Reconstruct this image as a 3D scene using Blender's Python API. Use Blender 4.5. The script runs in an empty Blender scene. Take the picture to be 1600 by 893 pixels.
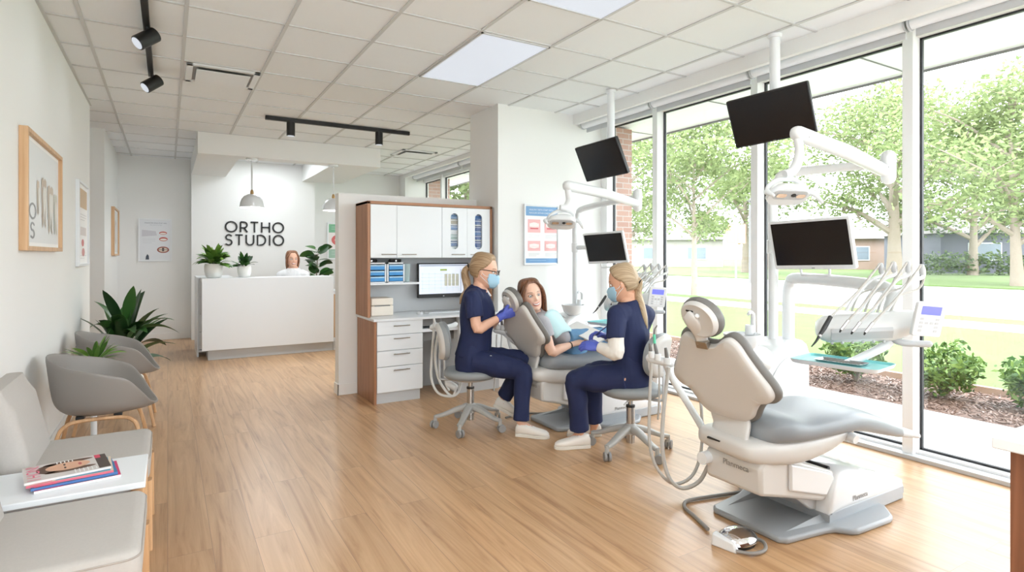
import bpy, bmesh, math, random
from mathutils import Vector, Matrix, noise
import numpy as np

SC = bpy.context.scene
COL = SC.collection
PI = math.pi
V = Vector

# ---------------------------------------------------------------- camera, sky, lights, exposure
CAMH, FPX, HORIZ = 1.4, 901.0, 398.0
TH = math.atan(538.0 / 901.0)
FW = V((math.sin(TH), math.cos(TH), 0)); RT = V((math.cos(TH), -math.sin(TH), 0)); UP = V((0, 0, 1))
cam_data = bpy.data.cameras.new('camera')
cam = bpy.data.objects.new('camera', cam_data); COL.objects.link(cam)
cam.location = (0, 0, CAMH); cam.rotation_euler = (PI / 2, 0, -TH)
cam_data.sensor_width = 36.0; cam_data.lens = FPX / 1600.0 * 36.0
cam_data.shift_y = (HORIZ - 446.5) / 1600.0
cam_data.clip_start = 0.05; cam_data.clip_end = 400
SC.camera = cam

world = bpy.data.worlds.new('World'); SC.world = world; world.use_nodes = True
wn = world.node_tree.nodes; bg = wn['Background']
bg.inputs[0].default_value = (0.92, 0.965, 1.0, 1); bg.inputs[1].default_value = 6.0
sun_d = bpy.data.lights.new('sun', 'SUN'); sun_d.energy = 3.0; sun_d.angle = 0.35; sun_d.color = (1, 0.97, 0.9)
sun = bpy.data.objects.new('sun', sun_d); COL.objects.link(sun)
sun.rotation_euler = (math.radians(28), math.radians(-14), 0)

SC.view_settings.view_transform = 'Standard'; SC.view_settings.look = 'None'
SC.view_settings.exposure = 0.30; SC.view_settings.gamma = 1.0; SC.view_settings.use_curve_mapping = False
SC.cycles.use_denoising = True
SC.cycles.max_bounces = 8; SC.cycles.diffuse_bounces = 5; SC.cycles.glossy_bounces = 3
SC.cycles.transparent_max_bounces = 12; SC.cycles.transmission_bounces = 4
SC.cycles.sample_clamp_indirect = 6.0; SC.cycles.caustics_reflective = False; SC.cycles.caustics_refractive = False

def area(name, loc, sx, sy, power, color=(1, 1, 1), rot=(0, 0, 0)):
    d = bpy.data.lights.new(name, 'AREA'); d.shape = 'RECTANGLE'; d.size = sx; d.size_y = sy
    d.energy = power; d.color = color
    o = bpy.data.objects.new(name, d); COL.objects.link(o); o.location = loc; o.rotation_euler = rot
    return o
# fill lamps under the added, unseen ceiling panels
LIGHT_PANELS = [(2.231, 4.257), (2.231, 2.45), (2.231, -0.6), (1.016, 1.0), (1.45, 9.85), (0.409, -1.8)]  # leading pair is visible, the others are unseen panels added for fill
for (lx, ly) in LIGHT_PANELS:
    if lx > 2 and ly > 2: continue      # these two only glow softly
    area('added_panel_light', (lx, ly, 2.985), 0.55, 1.15, 16 if ly > 9 else (20 if lx < 2 else 2), (0.92, 0.965, 1.0))
for (ya, yb, za, zb) in ((-2.9, 5.3, 0.05, 2.9), (6.3, 10.95, 1.55, 2.85)):   # sampling portals in the window openings (they give off no light)
    p_ = area('window_portal', (4.56, (ya + yb) / 2, (za + zb) / 2), zb - za, yb - ya, 1, (1, 1, 1), (0, PI / 2, 0)); p_.data.cycles.is_portal = True
p_ = area('window_portal', (2.1, -3.05, 1.45), 4.4, 2.8, 1, (1, 1, 1), (PI / 2, 0, 0)); p_.data.cycles.is_portal = True  # portal of the added opening behind the camera

def at(px, py, dep):
    """point seen at a photo pixel, dep metres in front of the camera plane"""
    return V((0, 0, CAMH)) + (FW + RT * ((px - 800) / FPX) + UP * ((HORIZ - py) / FPX)) * dep

# ---------------------------------------------------------------- materials
def lin(c):
    return tuple(((x / 255.0) / 12.92 if x / 255.0 <= 0.04045 else ((x / 255.0 + 0.055) / 1.055) ** 2.4) for x in c)
MATS = {}
def mat(name, rgb, rough=0.5, metal=0.0, spec=0.5, bump=0, bscale=200, var=0, vscale=8, coat=0, stretch=None, trans=0, emit=None, estr=0, sss=0):
    m = bpy.data.materials.new(name); m.use_nodes = True; MATS[name] = m
    nt = m.node_tree; b = nt.nodes['Principled BSDF']
    c = lin(rgb)
    b.inputs['Base Color'].default_value = (*c, 1); b.inputs['Roughness'].default_value = rough
    b.inputs['Metallic'].default_value = metal; b.inputs['Specular IOR Level'].default_value = spec
    b.inputs['Coat Weight'].default_value = coat
    if coat: b.inputs['Coat Roughness'].default_value = 0.08
    if trans: b.inputs['Transmission Weight'].default_value = trans
    if sss:
        b.inputs['Subsurface Weight'].default_value = sss; b.inputs['Subsurface Radius'].default_value = (0.012, 0.005, 0.003)
    if emit:
        b.inputs['Emission Color'].default_value = (*lin(emit), 1); b.inputs['Emission Strength'].default_value = estr
    if bump or var:
        tc = nt.nodes.new('ShaderNodeTexCoord'); mp = nt.nodes.new('ShaderNodeMapping')
        nt.links.new(tc.outputs['Object'], mp.inputs['Vector'])
        if stretch: mp.inputs['Scale'].default_value = stretch
    if var:
        n = nt.nodes.new('ShaderNodeTexNoise'); n.inputs['Scale'].default_value = vscale; n.inputs['Detail'].default_value = 6
        nt.links.new(mp.outputs[0], n.inputs['Vector'])
        mx = nt.nodes.new('ShaderNodeMix'); mx.data_type = 'RGBA'
        mx.inputs[6].default_value = (*[x * (1 - var) for x in c], 1); mx.inputs[7].default_value = (*[min(1, x * (1 + var)) for x in c], 1)
        nt.links.new(n.outputs[0], mx.inputs[0]); nt.links.new(mx.outputs[2], b.inputs['Base Color'])
    if bump:
        n2 = nt.nodes.new('ShaderNodeTexNoise'); n2.inputs['Scale'].default_value = bscale; n2.inputs['Detail'].default_value = 3
        nt.links.new(mp.outputs[0], n2.inputs['Vector'])
        bp = nt.nodes.new('ShaderNodeBump'); bp.inputs['Strength'].default_value = bump; bp.inputs['Distance'].default_value = 0.002
        nt.links.new(n2.outputs[0], bp.inputs['Height']); nt.links.new(bp.outputs[0], b.inputs['Normal'])
    return m

def wood(name, dark, light, axis='z', rough=0.45, scale=1.0):
    m = bpy.data.materials.new(name); m.use_nodes = True; MATS[name] = m
    nt = m.node_tree; N = nt.nodes; L = nt.links; b = N['Principled BSDF']
    tc = N.new('ShaderNodeTexCoord'); mp = N.new('ShaderNodeMapping')
    s = {'x': (0.35, 9, 9), 'y': (9, 0.35, 9), 'z': (9, 9, 0.35)}[axis]
    mp.inputs['Scale'].default_value = tuple(v * scale for v in s)
    L.new(tc.outputs['Object'], mp.inputs['Vector'])
    n1 = N.new('ShaderNodeTexNoise'); n1.inputs['Scale'].default_value = 3; n1.inputs['Detail'].default_value = 8; n1.inputs['Distortion'].default_value = 0.6
    L.new(mp.outputs[0], n1.inputs['Vector'])
    cr = N.new('ShaderNodeValToRGB'); cr.color_ramp.elements[0].position = 0.3; cr.color_ramp.elements[1].position = 0.72
    cr.color_ramp.elements[0].color = (*lin(dark), 1); cr.color_ramp.elements[1].color = (*lin(light), 1)
    L.new(n1.outputs[0], cr.inputs[0]); L.new(cr.outputs[0], b.inputs['Base Color'])
    b.inputs['Roughness'].default_value = rough
    return m

mat('wall_paint', (237, 238, 237), 0.75, bump=0.05, bscale=300)
mat('white_paint', (242, 242, 240), 0.5)
mat('trim_white', (238, 238, 236), 0.4)
mat('window_white', (236, 237, 238), 0.35)
mat('gasket_black', (34, 36, 42), 0.5)
mat('ceiling_tile', (238, 242, 246), 0.9, bump=0.25, bscale=260)
mat('ceiling_tee', (206, 208, 210), 0.6)
mat('lam_white', (234, 238, 242), 0.35)
mat('gloss_white', (226, 229, 232), 0.22, coat=0.4)
mat('unit_white', (228, 231, 233), 0.28, coat=0.3)
mat('shell_cream', (206, 204, 201), 0.32, coat=0.2)
mat('pale_grey', (194, 197, 200), 0.4)
mat('vinyl_grey', (140, 146, 152), 0.38, bump=0.06, bscale=500)
mat('vinyl_dark', (112, 110, 107), 0.42)
mat('base_grey', (160, 165, 170), 0.35)
mat('stool_vinyl', (142, 147, 150), 0.42)
mat('stool_arm', (176, 176, 174), 0.4)
mat('steel', (190, 190, 190), 0.25, 1.0)
mat('chrome', (225, 225, 228), 0.08, 1.0)
mat('handle_metal', (176, 168, 158), 0.35, 1.0)
mat('rubber_grey', (120, 120, 120), 0.6)
mat('wheel_grey', (150, 150, 150), 0.5)
mat('hose_grey', (186, 183, 178), 0.45)
mat('hose_white', (226, 226, 224), 0.4)
mat('cable_grey', (140, 136, 132), 0.5)
mat('black_plastic', (28, 28, 30), 0.4)
mat('screen_black', (18, 18, 21), 0.22)
mat('bezel_white', (226, 228, 230), 0.35)
mat('track_black', (22, 22, 23), 0.45)
mat('teal', (128, 206, 208), 0.4)
mat('teal_green', (96, 206, 170), 0.4)
mat('concrete', (214, 212, 208), 0.9, bump=0.2, bscale=60, var=0.05)
mat('asphalt', (196, 198, 200), 0.9)
mat('letter_black', (40, 42, 43), 0.5)
mat('pot_white', (238, 237, 233), 0.45)
mat('soil', (60, 46, 36), 0.95)
mat('fabric_grey', (186, 181, 176), 0.9, bump=0.5, bscale=900, var=0.05, vscale=120)
mat('tub_grey', (142, 137, 133), 0.45)
mat('navy', (27, 38, 78), 0.8, bump=0.15, bscale=700)
mat('glove', (84, 100, 196), 0.45)
mat('mask_blue', (170, 212, 236), 0.8)
mat('sleeve_white', (232, 228, 222), 0.85, bump=0.2, bscale=600)
mat('shoe_white', (238, 234, 228), 0.6)
mat('sole_white', (228, 224, 216), 0.6)
mat('shirt_grey', (172, 172, 178), 0.9, bump=0.3, bscale=500, var=0.12, vscale=160)
mat('bib_blue', (184, 216, 220), 0.7)
mat('jeans', (104, 148, 188), 0.85, bump=0.3, bscale=600, var=0.14, vscale=30)
mat('blouse', (236, 238, 242), 0.8)
mat('teeth', (250, 248, 244), 0.25)
mat('paper', (246, 246, 246), 0.7)
mat('elastic', (230, 232, 236), 0.7)
mat('hair_tie', (40, 34, 32), 0.7)
mat('pen_blue', (60, 70, 130), 0.4)
mat('glass_frame', (46, 34, 32), 0.35)
wood('oak_leg', (186, 142, 100), (222, 182, 140), 'z')
wood('oak_frame', (196, 156, 116), (222, 186, 148), 'z', scale=1.5)
wood('walnut_panel', (150, 102, 72), (184, 136, 102), 'z', scale=1.6)
wood('walnut_edge', (156, 108, 78), (186, 138, 104), 'x', scale=1.6)
wood('walnut_dark', (104, 62, 40), (142, 92, 64), 'z', scale=1.2)

def floor_mat():
    m = bpy.data.materials.new('oak_planks'); m.use_nodes = True; MATS['oak_planks'] = m
    N = m.node_tree.nodes; L = m.node_tree.links; b = N['Principled BSDF']
    tc = N.new('ShaderNodeTexCoord'); sx = N.new('ShaderNodeSeparateXYZ'); cx = N.new('ShaderNodeCombineXYZ')
    L.new(tc.outputs['Object'], sx.inputs[0]); L.new(sx.outputs[1], cx.inputs[0]); L.new(sx.outputs[0], cx.inputs[1])
    br = N.new('ShaderNodeTexBrick'); L.new(cx.outputs[0], br.inputs['Vector'])
    br.inputs['Scale'].default_value = 1.0; br.inputs['Brick Width'].default_value = 1.9; br.inputs['Row Height'].default_value = 0.185
    br.inputs['Mortar Size'].default_value = 0.0012; br.inputs['Mortar Smooth'].default_value = 0.1; br.offset = 0.37
    br.inputs['Color1'].default_value = (0, 0, 0, 1); br.inputs['Color2'].default_value = (1, 1, 1, 1); br.inputs['Mortar'].default_value = (0.5, 0.5, 0.5, 1)
    mp = N.new('ShaderNodeMapping'); mp.inputs['Scale'].default_value = (13, 0.75, 1)
    L.new(tc.outputs['Object'], mp.inputs['Vector'])
    # shift the grain from plank to plank
    off = N.new('ShaderNodeCombineXYZ'); sc = N.new('ShaderNodeMath'); sc.operation = 'MULTIPLY'; sc.inputs[1].default_value = 37.0
    L.new(br.outputs['Color'], sc.inputs[0]); L.new(sc.outputs[0], off.inputs[1]); L.new(sc.outputs[0], off.inputs[2])
    ad = N.new('ShaderNodeVectorMath'); ad.operation = 'ADD'; L.new(mp.outputs[0], ad.inputs[0]); L.new(off.outputs[0], ad.inputs[1])
    n1 = N.new('ShaderNodeTexNoise'); n1.inputs['Scale'].default_value = 1.3; n1.inputs['Detail'].default_value = 9; n1.inputs['Distortion'].default_value = 1.1; n1.inputs['Roughness'].default_value = 0.62
    L.new(ad.outputs[0], n1.inputs['Vector'])
    cr = N.new('ShaderNodeValToRGB'); e = cr.color_ramp.elements
    e[0].position = 0.28; e[0].color = (*lin((156, 114, 78)), 1); e[1].position = 0.70; e[1].color = (*lin((210, 172, 132)), 1)
    e2 = e.new(0.46); e2.color = (*lin((190, 150, 110)), 1)
    L.new(n1.outputs[0], cr.inputs[0])
    hs = N.new('ShaderNodeHueSaturation'); L.new(cr.outputs[0], hs.inputs['Color'])
    mr = N.new('ShaderNodeMapRange'); mr.inputs[3].default_value = 0.93; mr.inputs[4].default_value = 1.07
    L.new(br.outputs['Color'], mr.inputs[0]); L.new(mr.outputs[0], hs.inputs['Value'])
    mx = N.new('ShaderNodeMix'); mx.data_type = 'RGBA'; L.new(br.outputs['Fac'], mx.inputs[0]); L.new(hs.outputs[0], mx.inputs[6])
    mx.inputs[7].default_value = (*lin((146, 114, 88)), 1); L.new(mx.outputs[2], b.inputs['Base Color'])
    b.inputs['Roughness'].default_value = 0.32; b.inputs['Specular IOR Level'].default_value = 0.75
    bp = N.new('ShaderNodeBump'); bp.inputs['Strength'].default_value = 0.06; bp.inputs['Distance'].default_value = 0.002
    L.new(n1.outputs[0], bp.inputs['Height']); L.new(bp.outputs[0], b.inputs['Normal'])
floor_mat()

def glass_mat():
    m = bpy.data.materials.new('window_glass'); m.use_nodes = True; MATS['window_glass'] = m
    N = m.node_tree.nodes; L = m.node_tree.links; N.clear()
    out = N.new('ShaderNodeOutputMaterial'); mix = N.new('ShaderNodeMixShader'); tr = N.new('ShaderNodeBsdfTransparent'); gl = N.new('ShaderNodeBsdfGlossy')
    lw = N.new('ShaderNodeLayerWeight'); lw.inputs[0].default_value = 0.5
    pw = N.new('ShaderNodeMath'); pw.operation = 'POWER'; pw.inputs[1].default_value = 4.0; ma = N.new('ShaderNodeMath'); ma.operation = 'MULTIPLY_ADD'; ma.inputs[1].default_value = 0.5; ma.inputs[2].default_value = 0.035
    tr.inputs[0].default_value = (0.985, 0.99, 0.99, 1); gl.inputs['Roughness'].default_value = 0.0
    L.new(lw.outputs['Facing'], pw.inputs[0]); L.new(pw.outputs[0], ma.inputs[0])
    L.new(ma.outputs[0], mix.inputs[0]); L.new(tr.outputs[0], mix.inputs[1]); L.new(gl.outputs[0], mix.inputs[2]); L.new(mix.outputs[0], out.inputs[0])
glass_mat()

def vcol_mat(name, rough=0.5, sss=0.0, spec=0.4):
    m = bpy.data.materials.new(name); m.use_nodes = True; MATS[name] = m
    N = m.node_tree.nodes; b = N['Principled BSDF']; a = N.new('ShaderNodeVertexColor'); a.layer_name = 'Col'
    m.node_tree.links.new(a.outputs[0], b.inputs['Base Color']); b.inputs['Roughness'].default_value = rough
    b.inputs['Specular IOR Level'].default_value = spec
    if sss:
        b.inputs['Subsurface Weight'].default_value = sss; b.inputs['Subsurface Radius'].default_value = (0.01, 0.004, 0.002)
        b.inputs['Subsurface Scale'].default_value = 0.6
    return m
vcol_mat('skin', 0.5, 0.0); vcol_mat('print', 0.45); vcol_mat('eye', 0.15)

def hair_mat(name, dark, light):
    m = bpy.data.materials.new(name); m.use_nodes = True; MATS[name] = m
    N = m.node_tree.nodes; L = m.node_tree.links; b = N['Principled BSDF']
    a = N.new('ShaderNodeVertexColor'); a.layer_name = 'Col'    # r,g: strand coordinates
    n = N.new('ShaderNodeTexNoise'); n.inputs['Scale'].default_value = 1.0; n.inputs['Detail'].default_value = 4
    mp = N.new('ShaderNodeMapping'); mp.inputs['Scale'].default_value = (70, 3, 1); L.new(a.outputs[0], mp.inputs['Vector']); L.new(mp.outputs[0], n.inputs['Vector'])
    cr = N.new('ShaderNodeValToRGB'); cr.color_ramp.elements[0].position = 0.3; cr.color_ramp.elements[1].position = 0.7
    cr.color_ramp.elements[0].color = (*lin(dark), 1); cr.color_ramp.elements[1].color = (*lin(light), 1)
    L.new(n.outputs[0], cr.inputs[0]); L.new(cr.outputs[0], b.inputs['Base Color']); b.inputs['Roughness'].default_value = 0.42
    bp = N.new('ShaderNodeBump'); bp.inputs['Strength'].default_value = 0.5; bp.inputs['Distance'].default_value = 0.004
    L.new(n.outputs[0], bp.inputs['Height']); L.new(bp.outputs[0], b.inputs['Normal'])
hair_mat('hair_blonde', (126, 98, 70), (190, 162, 128)); hair_mat('hair_pale', (146, 120, 90), (206, 184, 152)); hair_mat('hair_brown', (70, 42, 28), (142, 96, 66)); hair_mat('hair_auburn', (98, 62, 42), (158, 112, 80))

def leaf_mat(name, dark, light, scale=6, rough=0.4, trans=0.0):
    m = mat(name, light, rough); N = m.node_tree.nodes; L = m.node_tree.links; b = N['Principled BSDF']
    a = N.new('ShaderNodeVertexColor'); a.layer_name = 'Col'
    mx = N.new('ShaderNodeMix'); mx.data_type = 'RGBA'; sp = N.new('ShaderNodeSeparateColor'); L.new(a.outputs[0], sp.inputs[0]); L.new(sp.outputs[0], mx.inputs[0])
    mx.inputs[6].default_value = (*lin(dark), 1); mx.inputs[7].default_value = (*lin(light), 1); L.new(mx.outputs[2], b.inputs['Base Color'])
    if trans:
        t = N.new('ShaderNodeBsdfTranslucent'); L.new(mx.outputs[2], t.inputs[0]); ms = N.new('ShaderNodeMixShader'); ms.inputs[0].default_value = trans
        out = N['Material Output']; L.new(b.outputs[0], ms.inputs[1]); L.new(t.outputs[0], ms.inputs[2]); L.new(ms.outputs[0], out.inputs[0])
leaf_mat('leaf_dark', (22, 50, 24), (60, 108, 46)); leaf_mat('leaf_mid', (48, 92, 34), (130, 170, 76)); leaf_mat('leaf_fig', (28, 66, 30), (70, 120, 56))
leaf_mat('leaf_tree', (104, 122, 76), (150, 164, 112), rough=0.7, trans=0.35); leaf_mat('leaf_tree_deep', (74, 96, 64), (118, 138, 92), rough=0.7, trans=0.3)
leaf_mat('leaf_bush', (60, 96, 50), (136, 164, 84), rough=0.6, trans=0.2)

# ---------------------------------------------------------------- geometry helpers
class M:
    def __init__(s): s.v = []; s.f = []; s.c = []; s.mi = []; s.cur = 0; s.col = None; s.vc = []
    def add(s, vs, fs):
        o = len(s.v); s.v += [V(v) for v in vs]; s.vc += [s.col] * len(vs)
        for f in fs: s.f.append([i + o for i in f]); s.mi.append(s.cur)
        return s
    def mark(s): return len(s.v)
    def xf(s, T, start=0):
        for i in range(start, len(s.v)): s.v[i] = T @ s.v[i]
        return s
    def box(s, x0, x1, y0, y1, z0, z1):
        vs = [(x, y, z) for z in (z0, z1) for y in (y0, y1) for x in (x0, x1)]
        return s.add(vs, [(0, 2, 3, 1), (4, 5, 7, 6), (0, 1, 5, 4), (2, 6, 7, 3), (0, 4, 6, 2), (1, 3, 7, 5)])
    def quad(s, a, b, c, d): return s.add([a, b, c, d], [(0, 1, 2, 3)])
    def prism(s, poly, h0, h1, T=None):
        n = len(poly); vs = [(p[0], p[1], h0) for p in poly] + [(p[0], p[1], h1) for p in poly]
        if T is not None: vs = [T @ V(v) for v in vs]
        return s.add(vs, [tuple(range(n - 1, -1, -1)), tuple(range(n, 2 * n))] + [(i, (i + 1) % n, n + (i + 1) % n, n + i) for i in range(n)])
    def loft(s, rings, caps=True, closed=True):
        n = len(rings[0]); vs = [p for r in rings for p in r]; fs = []
        for k in range(len(rings) - 1):
            for i in range(n if closed else n - 1):
                j = (i + 1) % n; fs.append((k * n + i, k * n + j, (k + 1) * n + j, (k + 1) * n + i))
        if caps: fs.append(tuple(range(n - 1, -1, -1))); fs.append(tuple(range((len(rings) - 1) * n, len(rings) * n)))
        return s.add(vs, fs)
    def lathe(s, prof, T=None, n=28, caps=True):
        rings = []
        for r, z in prof:
            ring = [V((r * math.cos(2 * PI * i / n), r * math.sin(2 * PI * i / n), z)) for i in range(n)]
            rings.append([T @ p for p in ring] if T is not None else ring)
        return s.loft(rings, caps)
    def sweep(s, pts, ra, rb=None, n=12, hint=None, res=0, caps=True, e=1.0, round_ends=False):
        """tube along pts; ra = half size along the sideways axis (perpendicular to hint-free direction), rb = the other one"""
        pts = [V(p) for p in pts]; m = len(pts)
        ra = [ra] * m if not isinstance(ra, (list, tuple)) else list(ra)
        rb = ra if rb is None else ([rb] * m if not isinstance(rb, (list, tuple)) else list(rb))
        if res:
            P, A, B = [], [], []
            for i in range(m - 1):
                p0, p1, p2, p3 = pts[max(i - 1, 0)], pts[i], pts[i + 1], pts[min(i + 2, m - 1)]
                a0, a1, a2, a3 = ra[max(i - 1, 0)], ra[i], ra[i + 1], ra[min(i + 2, m - 1)]
                b0, b1, b2, b3 = rb[max(i - 1, 0)], rb[i], rb[i + 1], rb[min(i + 2, m - 1)]
                for k in range(res):
                    t = k / res
                    cr = lambda q0, q1, q2, q3: 0.5 * (2 * q1 + (q2 - q0) * t + (2 * q0 - 5 * q1 + 4 * q2 - q3) * t * t + (3 * q1 - q0 - 3 * q2 + q3) * t ** 3)
                    P.append(cr(p0, p1, p2, p3)); A.append(cr(a0, a1, a2, a3)); B.append(cr(b0, b1, b2, b3))
            P.append(pts[-1]); A.append(ra[-1]); B.append(rb[-1]); pts, ra, rb = P, A, B; m = len(pts)
        tan = []
        for i in range(m):
            t = pts[min(i + 1, m - 1)] - pts[max(i - 1, 0)]
            tan.append(t.normalized() if t.length > 1e-9 else V((0, 0, 1)))
        if hint is None:
            hint = V((0, 0, 1)) if abs(tan[0].z) < 0.9 else V((1, 0, 0))
            side = tan[0].cross(hint).normalized()
        else:
            h = V(hint); side = (h - tan[0] * h.dot(tan[0])).normalized()
        rings = []; prev = tan[0]
        if round_ends:
            k = 4; P2, A2, B2, T2 = [], [], [], []
            for j in range(k):
                a = PI / 2 * j / k; P2.append(pts[0] - tan[0] * min(ra[0], rb[0]) * math.cos(a)); A2.append(max(1e-4, ra[0] * math.sin(a))); B2.append(max(1e-4, rb[0] * math.sin(a))); T2.append(tan[0])
            Pe, Ae, Be, Te = [], [], [], []
            for j in range(k):
                a = PI / 2 * (j + 1) / k; Pe.append(pts[-1] + tan[-1] * min(ra[-1], rb[-1]) * math.sin(a)); Ae.append(max(1e-4, ra[-1] * math.cos(a))); Be.append(max(1e-4, rb[-1] * math.cos(a))); Te.append(tan[-1])
            pts = P2 + pts + Pe; ra = A2 + list(ra) + Ae; rb = B2 + list(rb) + Be; tan = T2 + tan + Te; m = len(pts)
        for i in range(m):
            q = prev.rotation_difference(tan[i]); side = (q @ side); side = (side - tan[i] * side.dot(tan[i])).normalized(); prev = tan[i]
            up = tan[i].cross(side)
            ring = []
            for k in range(n):
                a = 2 * PI * k / n; ca, sa = math.cos(a), math.sin(a)
                if e != 1.0: ca = math.copysign(abs(ca) ** e, ca); sa = math.copysign(abs(sa) ** e, sa)
                ring.append(pts[i] + side * (ra[i] * ca) + up * (rb[i] * sa))
            rings.append(ring)
        return s.loft(rings, caps)
    def ball(s, c, rx, ry=None, rz=None, n=16, T=None):
        ry = rx if ry is None else ry; rz = rx if rz is None else rz; c = V(c); rings = []
        for i in range(1, n):
            a = PI * i / n; r = [c + V((rx * math.sin(a) * math.cos(2 * PI * k / n), ry * math.sin(a) * math.sin(2 * PI * k / n), -rz * math.cos(a))) for k in range(n)]
            rings.append([T @ p for p in r] if T is not None else r)
        return s.loft(rings, True)

def rrect(w, h, r, n=5):
    """rounded rectangle outline, counter-clockwise, centred"""
    p = []
    for cx, cy, a0 in ((w / 2 - r, h / 2 - r, 0), (-w / 2 + r, h / 2 - r, PI / 2), (-w / 2 + r, -h / 2 + r, PI), (w / 2 - r, -h / 2 + r, 1.5 * PI)):
        for i in range(n + 1):
            a = a0 + PI / 2 * i / n; p.append((cx + r * math.cos(a), cy + r * math.sin(a)))
    return p

ORG = {}
def thing(name, label, cat, loc=(0, 0, 0), group=None):
    o = bpy.data.objects.new(name, None); COL.objects.link(o); o.location = loc; o['label'] = label; o['category'] = cat
    o.empty_display_size = 0.1
    if group: o['group'] = group
    ORG[o.name] = V(loc); return o
def tag(o, label=None, cat=None, group=None, kind=None):
    if label: o['label'] = label
    if cat: o['category'] = cat
    if group: o['group'] = group
    if kind: o['kind'] = kind
    return o
def ob(name, m, material, parent=None, bevel=0, seg=2, sub=0, smooth=40, label=None, solid=0):
    """link a mesh object; vertices are given in the world (or in the builder's own frame) and moved into the parent's"""
    off = ORG.get(parent.name, V((0, 0, 0))) if parent is not None else V((0, 0, 0))
    me = bpy.data.meshes.new(name); me.from_pydata([tuple(v - off) for v in m.v], [], m.f); me.update()
    ms = material if isinstance(material, (list, tuple)) else [material]
    for x in ms: me.materials.append(MATS[x])
    if len(ms) > 1: me.polygons.foreach_set('material_index', m.mi)
    if any(c is not None for c in m.vc):
        at_ = me.color_attributes.new('Col', 'FLOAT_COLOR', 'POINT'); buf = []
        for c in m.vc: buf += list(c if c is not None else (0.5, 0.5, 0.5)) + [1.0]
        at_.data.foreach_set('color', buf)
    bm = bmesh.new(); bm.from_mesh(me); bmesh.ops.recalc_face_normals(bm, faces=bm.faces); bm.to_mesh(me); bm.free()
    o = bpy.data.objects.new(name, me); COL.objects.link(o)
    if parent is not None: o.parent = parent; ORG[o.name] = off
    if solid:
        md = o.modifiers.new('solid', 'SOLIDIFY'); md.thickness = solid; md.offset = 0
    if bevel:
        md = o.modifiers.new('bevel', 'BEVEL'); md.width = bevel; md.segments = seg; md.limit_method = 'ANGLE'; md.angle_limit = math.radians(35)
    if sub:
        md = o.modifiers.new('sub', 'SUBSURF'); md.levels = sub; md.render_levels = sub
    if smooth:
        me.polygons.foreach_set('use_smooth', [True] * len(me.polygons))
        if smooth < 180 and not sub: me.set_sharp_from_angle(angle=math.radians(smooth))
    if label: o['label'] = label
    return o
def struct(name, m, material, bevel=0, parent=None, **k):
    o = ob(name, m, material, parent, bevel, **k); o['kind'] = 'structure'; return o
def srgb(r, g, b): return lin((r, g, b))
def dup(root, loc=None, rotz=None, label=None, group=None, matrix=None):
    r = root.copy(); COL.objects.link(r)
    if loc is not None: r.location = loc
    if rotz is not None: r.rotation_euler = (0, 0, rotz)
    if label: r['label'] = label
    if group: r['group'] = group
    for ch in list(root.children):
        c = ch.copy(); COL.objects.link(c); c.parent = r
        for g in list(ch.children):
            d = g.copy(); COL.objects.link(d); d.parent = c
    return r
def box(x0, x1, y0, y1, z0, z1): return M().box(x0, x1, y0, y1, z0, z1)
def frame_T(c, u, v, n):
    T = Matrix.Identity(4)
    for i in range(3): T[i][0] = u[i]; T[i][1] = v[i]; T[i][2] = n[i]; T[i][3] = c[i]
    return T
def ortho(c, u, v):
    u = V(u).normalized(); n = u.cross(V(v)).normalized(); v = n.cross(u); return frame_T(V(c), u, v, n)
# stroke lettering: each glyph is a list of polylines on a unit-high cell
def arc(cx, cy, rx, ry, a0, a1, n=14): return [(cx + rx * math.cos(a0 + (a1 - a0) * i / n), cy + ry * math.sin(a0 + (a1 - a0) * i / n)) for i in range(n + 1)]
GL = {
 'O': (0.98, [arc(0.49, 0.5, 0.45, 0.46, 0, 2 * PI, 32)]),
 'R': (0.66, [[(0.06, 0.02), (0.06, 0.96)], [(0.06, 0.96), (0.33, 0.96)] + arc(0.33, 0.69, 0.26, 0.27, PI / 2, -PI / 2, 12) + [(0.06, 0.42)], [(0.34, 0.42), (0.62, 0.02)]]),
 'T': (0.68, [[(0.34, 0.02), (0.34, 0.96)], [(0.02, 0.96), (0.66, 0.96)]]),
 'H': (0.78, [[(0.06, 0.02), (0.06, 0.98)], [(0.72, 0.02), (0.72, 0.98)], [(0.06, 0.5), (0.72, 0.5)]]),
 'S': (0.62, [[(0.55, 0.82), (0.5, 0.88)] + arc(0.31, 0.73, 0.23, 0.23, PI * 0.35, PI * 1.3, 10) + [(0.31, 0.51)] + arc(0.31, 0.27, 0.25, 0.24, PI * 0.42, -PI * 0.65, 12) + [(0.1, 0.09), (0.05, 0.16)]]),
 'U': (0.76, [[(0.06, 0.98), (0.06, 0.36)] + arc(0.38, 0.36, 0.32, 0.32, PI, 2 * PI, 12) + [(0.70, 0.98)]]),
 'D': (0.82, [[(0.06, 0.04), (0.06, 0.96), (0.32, 0.96)] + arc(0.32, 0.5, 0.44, 0.46, PI / 2, -PI / 2, 16) + [(0.06, 0.04)]]),
 'I': (0.18, [[(0.09, 0.02), (0.09, 0.98)]]),
}
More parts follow.
